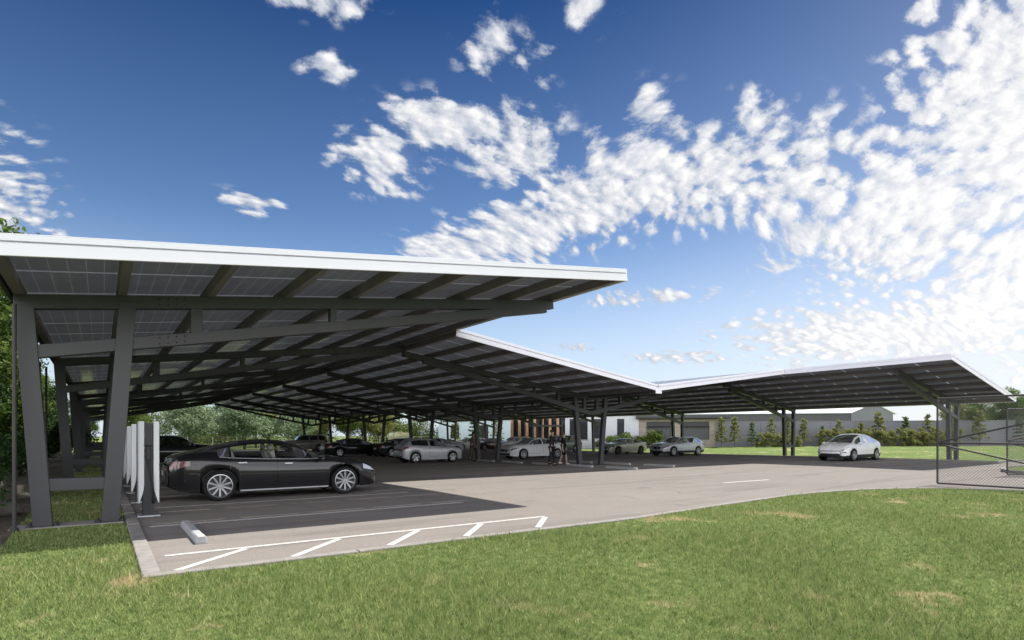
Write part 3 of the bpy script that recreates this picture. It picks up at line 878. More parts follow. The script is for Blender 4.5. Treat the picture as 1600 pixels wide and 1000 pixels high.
# white rendered block
fc = Facade((46.14, 53.70), (51.79, 46.98))
t = thing('rendered_building', 'pale lavender-white rendered block with three tall dark windows', 'building', (49, 50.3, .15))
H = [(.55, 2.75, .95, 3.45), (3.45, 4.75, 1.1, 3.42), (6.25, 7.1, 1.1, 3.42)]
mb = MB(); wall_with_holes(fc, mb, 0, fc.L, -.2, 3.80, H); fc.box(mb, 0, .25, .25, 8, -.2, 3.8); fc.box(mb, fc.L - .25, fc.L, .25, 8, -.2, 3.8); fc.box(mb, 0, fc.L, 8, 8.25, -.2, 3.8)
mb.build('wall', 'render_white', t)
for h in H: window(fc, t, *h, pane='window_dark', bars=0 if h[1] - h[0] < 1.2 else 1)
for h in H:
    mb = MB(); fc.box(mb, h[0] - .05, h[1] + .05, -.08, .10, h[2] - .08, h[2]); mb.build('sill', 'concrete_pale', t)
mb = MB(); fc.box(mb, -.1, fc.L + .1, -.1, 8.4, 3.80, 3.92); mb.build('roof', 'roof_dark', t)

# dark glazed part behind orange timber fins
fc = Facade((42.6, 60.1), (46.9, 54.95))
t = thing('glazed_building', 'dark glazed building fronted by upright orange timber fins', 'building', (44.8, 57.5, .1))
H = [(.3 + 1.6 * i, 1.7 + 1.6 * i, .9, 3.6) for i in range(4)]
mb = MB(); wall_with_holes(fc, mb, 0, fc.L, -.3, 4.3, H); fc.box(mb, 0, .25, .25, 8, -.3, 4.3); fc.box(mb, fc.L - .25, fc.L, .25, 8, -.3, 4.3)
mb.build('wall', 'panel_dark', t)
for h in H: window(fc, t, *h)
mb = MB(); fc.box(mb, -.5, fc.L + .4, -1.3, 8.3, 4.3, 4.6); mb.build('roof', 'roof_dark', t)
for i in range(7):
    mb = MB(); fc.box(mb, .15 + i * .98, .45 + i * .98, -.85, -.55, -.2, 4.3); mb.build('timber_fin', 'timber', t, bevel=.01)
mb = MB(); fc.box(mb, 2.6, fc.L, -1.0, -.9, 2.55, 2.75); mb.build('cross_rail', 'trim_dark', t)

# pale blue weatherboard house
fc = Facade((45.2, 84.4), (56.8, 76.0))
t = thing('weatherboard_house', 'pale blue weatherboard house with dark window and low roof', 'house', (51, 80, -.2))
mb = MB()
H = [(6.2, 8.2, .9, 3.1), (2.0, 3.4, .9, 3.0)]
wall_with_holes(fc, mb, 0, fc.L, -.6, 4.2, H)
zc = -.5
while zc < 4.1:
    for (a, b) in ((0, 2.0), (3.4, 6.2), (8.2, fc.L)): fc.box(mb, a, b, -.02, -.001, zc + .03, zc + .21)
    zc += .26
fc.box(mb, 0, .2, .25, 8, -.6, 4.2); fc.box(mb, fc.L - .2, fc.L, .25, 8, -.6, 4.2)
mb.build('wall', 'blue_board', t)
for h in H: window(fc, t, *h, bars=2)
mb = MB()
q = [fc.P(-.5, -.6, 4.2), fc.P(fc.L + .5, -.6, 4.2), fc.P(fc.L + .5, 8.6, 4.2), fc.P(-.5, 8.6, 4.2), fc.P(-.5, 4, 5.6), fc.P(fc.L + .5, 4, 5.6)]
mb.add(q, [(0, 1, 5, 4), (2, 3, 4, 5), (0, 4, 3), (1, 2, 5), (0, 3, 2, 1)]); mb.build('roof', 'roof_dark', t)

# long metal shed beyond the wall
A_, B_, G_ = Vector((80.5, 68.3, 0)), Vector((100.5, 45.10, 0)), Vector((111.5, 43.2, 0))
w_ = G_ - B_; E_ = A_ + w_
t = thing('metal_shed', 'long grey metal shed with pale roof rising behind the boundary wall', 'shed', (92, 56, 0))
fc = Facade((A_.x, A_.y), (B_.x, B_.y))
mb = MB(); fc.box(mb, 0, fc.L, 0, .2, -.5, 5.15)
z_ = .2
while z_ < 5.1: fc.box(mb, 0, fc.L, -.03, -.001, z_, z_ + .12); z_ += .3
mb.build('wall', 'roof_dark', t)
up = lambda v, z: Vector((v.x, v.y, z))
gab = MB(); M_ = B_ + w_ * .5
q = [up(B_, -.5), up(G_, -.5), up(G_, 5.05), up(M_, 6.75), up(B_, 5.15)]; dd = (A_ - B_).normalized() * .2
q2 = [v + dd for v in q]
gab.add(q + q2, [(0, 1, 2, 3, 4), (9, 8, 7, 6, 5)] + [(i, (i + 1) % 5, 5 + (i + 1) % 5, 5 + i) for i in range(5)])
for i in range(22):
    f_ = .02 + i * .045; top_ = 5.1 + 1.65 * (1 - abs(f_ - .5) / .5)
    vv = [up(B_ + w_ * (f_ + b), z) + dd * e for z in (-.5, top_ - .12) for e in (-.01, -.2) for b in (0, .012)]
    gab.add(vv, [(0, 1, 3, 2), (4, 6, 7, 5), (0, 4, 5, 1), (2, 3, 7, 6), (0, 2, 6, 4), (1, 5, 7, 3)])
gab.build('gable_end', 'wall_grey', t)
rf = MB()
for (e0, e1) in ((-.04, .5), (1.04, .5)):
    vs = [up(A_ + w_ * e0, 5.05), up(B_ + w_ * e0 - dd * 1.5, 5.05), up(B_ + w_ * e1 - dd * 1.5, 6.80), up(A_ + w_ * e1, 6.80)]
    vs += [v + Vector((0, 0, .1)) for v in vs]
    rf.add(vs, [(0, 1, 2, 3), (7, 6, 5, 4), (0, 4, 5, 1), (1, 5, 6, 2), (2, 6, 7, 3), (3, 7, 4, 0)])
rf.build('roof', 'roof_pale', t)

# wire fence across the far end
t = thing('wire_fence', 'low wire mesh fence with pale posts beyond the far end of the lot', 'fence', (24, 82, zg(0, 82)))
z0 = zg(0, 82)
for i in range(15):
    mb = MB(); mb.tube([(6 + i * 2.8, 82, z0 - .1), (6 + i * 2.8, 82, z0 + 1.75)], .045, 8); mb.build('post', 'alu', t)
mb = MB()
for z in (.1, .5, .9, 1.3, 1.7): mb.tube([(6, 82, z0 + z), (45.2, 82, z0 + z)], .015, 5)
x_ = 6.
while x_ < 45: mb.tube([(x_, 82, z0 + .1), (x_, 82, z0 + 1.7)], .008, 4); x_ += .3
mb.build('wire_mesh', 'wire', t)

# ------------------------------------------------------------------ vegetation
def leaf_cloud(n, centers, radii, size, flat=.5, seed=0, shell=.55, droop=0., axis_up=.3):
    """n leaf quads clustered in clumps; returns verts, faces arrays"""
    rg = np.random.default_rng(seed)
    centers = np.array(centers, float); radii = np.array(radii, float)
    if radii.ndim == 1: radii = np.stack([radii] * 3, 1)
    wgt = (radii.prod(1)) ** (2 / 3); wgt /= wgt.sum()
    idx = rg.choice(len(centers), n, p=wgt)
    d = rg.normal(size=(n, 3)); d /= np.linalg.norm(d, axis=1)[:, None]
    rr = shell + (1 - shell) * rg.random(n) ** .7
    rr *= 1 + .18 * rg.normal(size=n)
    p = centers[idx] + d * radii[idx] * rr[:, None]
    # leaf frames
    nm = d * .6 + rg.normal(size=(n, 3)) * .7 + np.array([0, 0, axis_up]); nm /= np.linalg.norm(nm, axis=1)[:, None]
    a = np.cross(nm, rg.normal(size=(n, 3))); a /= np.linalg.norm(a, axis=1)[:, None]
    b = np.cross(nm, a)
    s = size * (.6 + .8 * rg.random(n))[:, None]
    v = np.stack([p - a * s, p + b * s * flat - nm * s * .15, p + a * s, p - b * s * flat - nm * s * .15], 1).reshape(-1, 3)
    f = np.arange(4 * n).reshape(-1, 4)
    return v, f
def np_mesh(name, v, f, mats):
    me = bpy.data.meshes.new(name); k = f.shape[1]
    me.vertices.add(len(v)); me.vertices.foreach_set('co', v.astype(np.float32).ravel())
    me.loops.add(f.size); me.loops.foreach_set('vertex_index', f.astype(np.int32).ravel())
    me.polygons.add(len(f)); me.polygons.foreach_set('loop_start', np.arange(0, f.size, k, dtype=np.int32)); me.polygons.foreach_set('loop_total', np.full(len(f), k, dtype=np.int32))
    for m_ in mats: me.materials.append(MATS[m_])
    me.update(calc_edges=True); me.validate()
    return me
PLANT = {}
def broad_proto(key, h, rad, leafmat, n, size, trunk=.12, low=.15, seed=0, clumps=46, round_=1.0, rc=.30):
    rg = np.random.default_rng(seed)
    cs, rs = [], []
    c0 = h * (low + (1 - low) / 2); rz = h * (1 - low) / 2
    for i in range(clumps):
        d = rg.normal(size=3); d /= np.linalg.norm(d); q = rg.random() ** .45
        if d[2] < -.5: d[2] *= .7
        env = 1 - .35 * max(0, d[2]) ** 2 * (2 - round_)
        cs.append((d[0] * rad * q * .82 * env * (1 + .2 * rg.normal()), d[1] * rad * q * .82 * env, c0 + d[2] * rz * q * .85)); r_ = rad * rc * (.6 + .8 * rg.random()); rs.append((r_, r_, r_ * .75))
    v, f = leaf_cloud(n, cs, rs, size, seed=seed + 1)
    crown = np_mesh('crown', v, f, [leafmat])
    tb = MB(); tb.tube([(0, 0, -.2), (.02, 0, h * low * .6), (.05, .03, h * .35), (0, .05, h * .62)], [trunk * 1.25, trunk, trunk * .8, trunk * .35], 9)
    for i in range(9):
        k_ = int(rg.integers(0, clumps)); c = Vector(cs[k_]); z0 = h * (low * .7 + .28 * rg.random())
        mid = Vector((c.x * .45, c.y * .45, z0 + (c.z - z0) * .6)); tb.tube([(0.02, 0.01, z0), mid, c], [trunk * .5, trunk * .3, trunk * .1], 6)
    to = tb.build('trunk', 'bark', smooth=60); tm = to.data; bpy.data.objects.remove(to)
    PLANT[key] = [('trunk', tm), ('crown', crown)]
def put(key, kind, label, cat, x, y, s=1., rz=0., group=None, sz=None, z=None):
    o = bpy.data.objects.new(kind, None); C.objects.link(o)
    o.location = (x, y, zg(x, y) if z is None else z); o.rotation_euler = (0, 0, rz); o.scale = (s, s, sz or s)
    tag(o, label, cat, group)
    for nm, me in PLANT[key]:
        c = bpy.data.objects.new(nm, me); C.objects.link(c); c.parent = o
    return o
broad_proto('big', 8.5, 2.7, 'leaf_green', 26000, .075, .16, .10, 3, 80, rc=.24)
broad_proto('big2', 9.5, 3.0, 'leaf_bright', 24000, .085, .18, .12, 5, 80, rc=.24)
broad_proto('dark', 7.5, 2.6, 'leaf_deep', 18000, .085, .15, .05, 9, 60, rc=.26)
broad_proto('silver', 4.9, 2.7, 'leaf_silver', 15000, .085, .12, .06, 13, 60, rc=.25)
broad_proto('bush', 2.0, 1.3, 'leaf_deep', 5000, .06, .05, .0, 17, 26, rc=.34)
broad_proto('cream', 2.6, 2.4, 'leaf_cream', 7000, .09, .06, .0, 19, 40, rc=.28)
broad_proto('olive', 6.5, 2.8, 'leaf_olive', 14000, .10, .14, .12, 23, 60, rc=.25)
broad_proto('garden', 1.5, .9, 'leaf_bright', 2200, .075, .03, .0, 29, 22, rc=.34)

def sapling_proto(key, seed, leafmat='leaf_olive', h=2.7, spread=.55, n=1700, leaf=.085):
    rg = np.random.default_rng(seed); cs, rs = [], []
    tb = MB(); tb.tube([(0, 0, -.1), (.02, .01, h * .5), (0, 0, h)], [.03, .022, .008], 6)
    k_ = 0
    for lv in range(7):
        z = h * (.22 + .12 * lv); r = spread * (1.0 - .11 * lv) * (.75 + .5 * rg.random())
        for i in range(4):
            a = lv * 1.1 + i * 1.57 + rg.normal() * .3
            for q in (.35, .7, 1.0):
                cs.append((math.cos(a) * r * q, math.sin(a) * r * q, z + .25 * r * q + .1 * rg.normal())); rs.append((.11, .11, .09))
            tb.tube([(0, 0, z - .05), (math.cos(a) * r, math.sin(a) * r, z + .25 * r)], [.012, .005], 5)
    cs.append((0, 0, h)); rs.append((.1, .1, .18))
    v, f = leaf_cloud(n, cs, rs, leaf, flat=.4, seed=seed, shell=.2, axis_up=.1)
    crown = np_mesh('crown', v, f, [leafmat]); to = tb.build('trunk', 'bark'); tm = to.data; bpy.data.objects.remove(to)
    PLANT[key] = [('trunk', tm), ('crown', crown)]
for i in range(4): sapling_proto('sap%d' % i, 40 + i, 'leaf_olive' if i != 2 else 'leaf_green', 2.6 + .25 * i, .5 + .09 * i)

# boundary trees down the left side
LT = [('dark', -4.2, 78, 1.0, 2.2, 'dark tree closing the far end of the left row'), ('big2', -6.4, 92, 1.1, .4, 'bright tree beyond the end of the left row'), ('big', -3.3, 30, .72, 2.0, 'smaller green tree leaning toward the second leg pair'), ('big2', -4.0, 37.5, .72, 1.1, 'small bright tree between the third and fourth leg pairs'),
      ('dark', -3.6, 46.5, .75, 5.0, 'small dark tree by the fourth leg pair'),('big', -3.85, 17.0, .98, .3, 'tall leafy tree nearest at the left edge, its branch reaching above the roof'), ('dark', -3.9, 21.5, 1.0, 1.9, 'dark dense tree just behind the nearest left legs'), ('big2', -4.6, 27, 1.0, 2.4, 'sunlit bright green tree seen between the first leg pair'),
      ('dark', -4.6, 33, 1.05, .8, 'dark tree beside the third leg pair'), ('big', -5.6, 40, 1.05, 3.9, 'green tree in the middle of the left boundary row'), ('big2', -5.8, 48, 1.0, 5.1, 'bright tree further along the left boundary row'),
      ('dark', -6.5, 57, 1.1, 4.4, 'dark tree toward the far end of the left row'), ('big', -7.2, 68, 1.1, 1.2, 'farthest green tree of the left row')]
for k_, x, y, s, rz, l in LT: put(k_, 'boundary_tree', l, 'tree', x, y, s, rz, 'trees along the left boundary')
BS = [(-2.3, 13.4, .75, 'low dark shrub at the foot of the nearest left tree'), (-2.6, 17.5, .9, 'dark shrub behind the slim poles'), (-3.1, 20.5, 1.1, 'rounded dark shrub second along the left bed'), (-3.3, 25, 1.1, 'dark shrub beside the second carport legs'),
      (-3.6, 30, 1.2, 'dark shrub midway along the left bed'), (-3.9, 37, 1.3, 'dark shrub further down the left bed'), (-4.4, 46, 1.4, 'dark shrub near the far end of the left bed'), (-3.0, 51, 1.7, 'tall dark shrub beside the fourth and fifth leg pairs'), (-3.4, 60, 1.8, 'tall dark shrub by the last leg pairs'), (-4.4, 72, 2.0, 'farthest tall shrub of the left bed')]
for i, (x, y, s, l) in enumerate(BS): put('bush', 'shrub', l, 'shrub', x, y, s, i * 1.3, 'shrubs in the left mulch bed')

# silver trees and the far wood
for i, (x, y, s, l) in enumerate(((9.2, 84.5, 1.5, 'silvery round tree behind the charger and the black car, leftmost'), (16.0, 85.5, 1.5, 'silvery round tree right of the leftmost one, above the black car roof'), (23.0, 86.0, 1.4, 'silvery round tree behind the beige off-roader'))):
    put('silver', 'silver_tree', l, 'tree', x, y, s, i * 2.1, 'silver-leaved trees beyond the lot')
rg = np.random.default_rng(77); cs, rs = [], []
for i in range(420):                                   # the dense wood behind the single trees
    q = rg.random(); xx, yy = lerp(1.0, 62.0, q) + rg.normal() * 1.5, lerp(124.0, 92.0, q) + rg.normal() * 2.0 - 4 * math.sin(q * 3.1)
    hh = (6.5 + 2.5 * math.sin(q * 23) + 1.5 * math.sin(q * 51)); cs.append((xx, yy, rg.random() * hh - .4)); rs.append(1.0 + .5 * rg.random())
v, f = leaf_cloud(60000, cs, rs, .15, seed=78, shell=.4)
o = bpy.data.objects.new('far_wood', np_mesh('far_wood', v, f, ['leaf_wood'])); C.objects.link(o); tag(o, 'dense green wood closing the view beyond the far end of the car park', 'wood', kind='stuff')
FW = [('big2', 4, 108), ('big', 11.5, 104), ('dark', 16.8, 106), ('olive', 23, 103), ('big2', 27.5, 98), ('olive', 31, 104), ('big', 34.5, 97), ('big2', 38.5, 101), ('dark', 42, 98), ('olive', 25.5, 92), ('big2', 32.5, 91), ('olive', 38.0, 92), ('big', -2, 112), ('dark', 20, 98)]
names = ['left of the silver trees', 'between the leftmost silver trees', 'behind the middle silver tree', 'right of the last silver tree', 'above the black saloon', 'above the black saloon tail', 'behind the silver hatchback', 'above the hatchback roof', 'beside the blue house', 'nearest behind the wire fence', 'behind the fence near the hatchback', 'behind the cream shrub', 'farthest left', 'in the gap past the silver trees']
kindn = {'big': 'mid-green', 'big2': 'bright green', 'dark': 'dark green', 'olive': 'olive-green'}
for i, ((k_, x, y), nmn) in enumerate(zip(FW, names)): put(k_, 'far_tree', f'{kindn[k_]} tree of the far wood, {nmn}', 'tree', x, y, 1.0 + .06 * (i % 3), i * 1.7, 'trees of the far wood')
put('cream', 'flowering_shrub', 'broad cream-flowered shrub behind the silver hatchback roof', 'shrub', 38.2, 84.5, 1.0, .4)

# saplings against the boundary wall
SP = [(55.96, 38.71), (56.97, 37.72), (58.27, 36.45), (59.69, 35.05), (60.86, 33.90), (62.06, 32.71), (63.39, 31.39), (64.57, 30.21), (66.09, 28.69), (67.32, 27.45), (69.15, 25.61), (70.60, 24.14), (72.16, 22.55), (73.98, 20.69), (76.5, 18.1)]
SH = [2.95, 2.9, 2.4, 2.75, 2.7, 2.6, 1.9, 2.5, 2.2, 3.2, 2.7, 2.9, 2.9, 3.2, 2.6]
ORD = ['first, at the brick house corner', 'second, past the brick house', 'third from the brick house', 'fourth from the brick house', 'fifth, left of the right carport tower', 'sixth, right of that tower', 'seventh, short one above the white crossover bonnet', 'eighth, above the white crossover windscreen', 'ninth, squat one above the crossover roof', 'tallest, right of the white crossover', 'eleventh, left of the gate', 'twelfth, just left of the gate post', 'thirteenth, behind the right carport columns', 'fourteenth, seen through the gate mesh', 'last, at the right edge behind the gates']
for i, ((x, y), h, l) in enumerate(zip(SP, SH, ORD)):
    k_ = 'sap%d' % (i % 4); put(k_, 'sapling', 'young tree against the grey wall, ' + l, 'sapling', x, y, 1.12 * h / (2.6 + .25 * (i % 4)), i * .9, 'saplings along the grey wall')
for i, (x, y, s, l) in enumerate(((43.3, 75.5, 1.5, 'young tree by the blue house, left of the man leaning on the column'), (46.0, 74.5, 1.7, 'bushy young tree by the blue house dark window'), (49.3, 73.3, 1.5, 'young tree with spread branches by the blue house wall'), (51.6, 71.5, 1.3, 'young tree at the right end of the blue house'))):
    put('sap%d' % (i % 3 + 1), 'sapling', l, 'sapling', x, y, s, i * 1.4, 'saplings by the blue house', sz=s * .95)

# hedges under the saplings
def hedge(a, b, h, w, label, seed, mat_='leaf_olive', n=13000):
    d = Vector((b[0] - a[0], b[1] - a[1], 0)); L = d.length; d.normalize(); q = Vector((-d.y, d.x, 0)); cs, rs = [], []
    rg = np.random.default_rng(seed)
    for i in range(int(L * 26)):
        t_, o_, z_ = rg.random() * L, (rg.random() - .5) * w, rg.random() ** .8 * h * .85
        cs.append((d.x * t_ + q.x * o_, d.y * t_ + q.y * o_, z_ + .1 * rg.normal())); rs.append(.16 + .1 * rg.random())
    v, f = leaf_cloud(n, cs, rs, .10, flat=.25, seed=seed, shell=.3)
    o = bpy.data.objects.new('hedge', np_mesh('hedge', v, f, [mat_])); C.objects.link(o); o.location = (a[0], a[1], zg(*a)); tag(o, label, 'hedge', 'hedges along the grey wall')
hedge((58.0, 35.6), (61.0, 32.6), 1.7, 1.3, 'short hedge left of the right carport tower', 3, n=9000)
hedge((62.2, 31.2), (64.9, 28.6), 2.0, 1.5, 'clipped hedge left of the white crossover', 4)
hedge((65.0, 28.2), (67.5, 25.9), 1.95, 1.5, 'hedge behind the white crossover', 5)
hedge((67.7, 25.6), (71.6, 21.6), 2.0, 1.5, 'long hedge right of the white crossover up to the gate', 6, n=17000)
GS = [(48.7, 48.2, 1.1, 'bright leafy shrub under the white block windows, left'), (49.9, 47.0, 1.3, 'bright leafy shrub between the white block windows'), (51.0, 46.0, 1.0, 'low golden shrub at the right window of the white block'), (52.2, 44.9, 1.45, 'tall loose shrub at the brick house corner'), (47.7, 49.3, .8, 'small shrub under the widest window of the white block')]
for i, (x, y, s, l) in enumerate(GS): put('garden', 'garden_shrub', l, 'shrub', x, y, s, i * 1.2, 'garden shrubs by the white block')
for i, (x, y, s, k_, l) in enumerate(((103.0, 31.0, 1.0, 'olive', 'round olive tree behind the grey wall by the right carport columns'), (107.5, 29.0, 1.0, 'silver', 'pale feathery tree behind the wall seen through the gate mesh'), (103.5, 25.6, 1.0, 'big', 'tall green tree rising past the right canopy corner'), (107.5, 24.0, 1.1, 'olive', 'olive tree at the right edge of the view'), (101.0, 28.3, .72, 'big2', 'low bright green tree between the pale tree and the tall one'))):
    put(k_, 'far_tree', l, 'tree', x, y, s, i * 2.3, 'trees beyond the grey wall')
for i, (x, y, s, l) in enumerate(((-2.05, 19.0, (.9, .5, .42), 'broad grey boulder on the left mulch bank'), (-1.75, 14.6, (.5, .35, .22), 'small flat boulder near the slim pole'))):
    mb = MB(); mb.ellipsoid((0, 0, 0), s, 14, 9)
    rg = np.random.default_rng(60 + i); mb.v = [tuple(np.array(v) * (1 + .10 * rg.normal())) for v in mb.v]
    o = mb.build('boulder', 'rock', smooth=70); o.location = (x, y, zg(x, y) + .12); tag(o, l, 'rock')
#PART4
# ------------------------------------------------------------------ cars
def pchip(pts):
    xs_ = np.array([p[0] for p in pts], float); ys_ = np.array([p[1] for p in pts], float)
    h = np.diff(xs_); dl = np.diff(ys_) / h; m = np.zeros(len(xs_)); m[0], m[-1] = dl[0], dl[-1]
    for i in range(1, len(xs_) - 1):
        if dl[i - 1] * dl[i] > 0:
            w1, w2 = 2 * h[i] + h[i - 1], h[i] + 2 * h[i - 1]; m[i] = (w1 + w2) / (w1 / dl[i - 1] + w2 / dl[i])
    def f(x):
        x = min(max(x, xs_[0]), xs_[-1]); i = min(int(np.searchsorted(xs_, x, 'right')) - 1, len(xs_) - 2); i = max(i, 0)
        t = (x - xs_[i]) / h[i]
        return float((2 * t**3 - 3 * t**2 + 1) * ys_[i] + (t**3 - 2 * t**2 + t) * h[i] * m[i] + (-2 * t**3 + 3 * t**2) * ys_[i + 1] + (t**3 - t**2) * h[i] * m[i + 1])
    return f
SHAPES = {   # fractions of length / height from the rear bumper to the nose
 'liftback': dict(top=[(0, .58), (.008, .66), (.03, .735), (.07, .775), (.13, .825), (.22, .91), (.32, .975), (.42, 1), (.50, .985), (.57, .915), (.665, .775), (.715, .71), (.775, .682), (.88, .612), (.945, .52), (.985, .435), (1, .375)],
                  belt=[(0, .56), (.03, .70), (.08, .728), (.16, .72), (.28, .685), (.5, .655), (.70, .645), (.75, .645), (.88, .575), (.95, .49), (1, .36)], side=(.20, .70, [(.248, .258), (.455, .471)]), ws=(.545, .712), rw=(.085, .30)),
 'sedan': dict(top=[(0, .58), (.01, .68), (.04, .735), (.13, .765), (.18, .79), (.29, .935), (.37, .985), (.45, 1), (.53, .985), (.59, .94), (.72, .725), (.75, .705), (.85, .675), (.93, .625), (.97, .565), (.99, .50), (1, .43)],
               belt=[(0, .56), (.04, .69), (.14, .715), (.3, .685), (.7, .655), (.76, .65), (.86, .615), (.93, .565), (.97, .505), (1, .40)], side=(.20, .71, [(.235, .255), (.455, .475)]), ws=(.575, .73), rw=(.165, .31)),
 'coupe': dict(top=[(0, .58), (.01, .70), (.05, .755), (.13, .775), (.18, .81), (.30, .945), (.38, .99), (.45, 1), (.52, .98), (.58, .93), (.70, .735), (.73, .715), (.85, .675), (.93, .62), (.97, .555), (.99, .49), (1, .42)],
               belt=[(0, .56), (.04, .70), (.14, .735), (.3, .70), (.7, .665), (.76, .65), (.86, .615), (.93, .565), (.97, .505), (1, .40)], side=(.215, .69, [(.40, .415)]), ws=(.56, .71), rw=(.16, .33)),
 'hatch': dict(top=[(0, .50), (.008, .62), (.03, .69), (.06, .76), (.115, .915), (.15, .965), (.3, .995), (.42, 1), (.52, .975), (.60, .90), (.735, .71), (.77, .69), (.88, .645), (.95, .58), (.98, .52), (1, .43)],
               belt=[(0, .49), (.03, .66), (.1, .70), (.3, .675), (.7, .635), (.77, .64), (.88, .59), (.95, .525), (1, .40)], side=(.135, .72, [(.40, .425)]), ws=(.575, .745), rw=(.05, .135)),
 'wagon': dict(top=[(0, .54), (.008, .62), (.03, .69), (.075, .82), (.12, .92), (.18, .965), (.35, 1), (.46, 1), (.54, .98), (.6, .93), (.72, .725), (.75, .705), (.86, .67), (.94, .615), (.98, .545), (1, .45)],
               belt=[(0, .53), (.03, .66), (.1, .695), (.3, .68), (.7, .65), (.76, .65), (.87, .615), (.95, .55), (1, .42)], side=(.11, .71, [(.225, .24), (.44, .46)]), ws=(.575, .73), rw=(.05, .135)),
 'suv': dict(top=[(0, .50), (.008, .60), (.025, .67), (.06, .82), (.10, .935), (.17, .98), (.35, 1), (.47, 1), (.55, .97), (.6, .925), (.71, .735), (.74, .715), (.87, .67), (.955, .59), (.987, .50), (1, .42)],
             belt=[(0, .49), (.025, .62), (.1, .665), (.3, .66), (.7, .645), (.75, .655), (.88, .62), (.955, .55), (1, .40)], side=(.10, .70, [(.215, .235), (.43, .45)]), ws=(.575, .72), rw=(.045, .11)),
 'offroad': dict(top=[(0, .50), (.006, .66), (.02, .76), (.045, .93), (.085, .985), (.25, 1), (.5, 1), (.57, .98), (.62, .925), (.70, .725), (.73, .70), (.89, .665), (.965, .61), (.988, .52), (1, .44)],
                 belt=[(0, .49), (.02, .64), (.1, .66), (.3, .655), (.7, .645), (.75, .65), (.9, .625), (.965, .57), (1, .42)], side=(.085, .68, [(.22, .24), (.42, .44)]), ws=(.58, .71), rw=(.03, .08)),
 'crossover': dict(top=[(0, .50), (.01, .60), (.035, .675), (.08, .735), (.17, .85), (.28, .95), (.40, 1), (.49, .99), (.58, .935), (.70, .785), (.785, .675), (.82, .655), (.90, .59), (.955, .51), (.985, .43), (1, .37)],
                   belt=[(0, .49), (.03, .635), (.08, .67), (.2, .665), (.45, .62), (.7, .60), (.79, .605), (.88, .55), (.95, .465), (1, .34)], side=(.16, .74, [(.45, .465)]), ws=(.56, .785), rw=(.09, .27)),
}
PLAN = [(0, .74), (.02, .845), (.06, .915), (.13, .965), (.22, 1), (.5, .995), (.78, .99), (.87, .955), (.93, .895), (.97, .80), (.99, .705), (1, .62)]

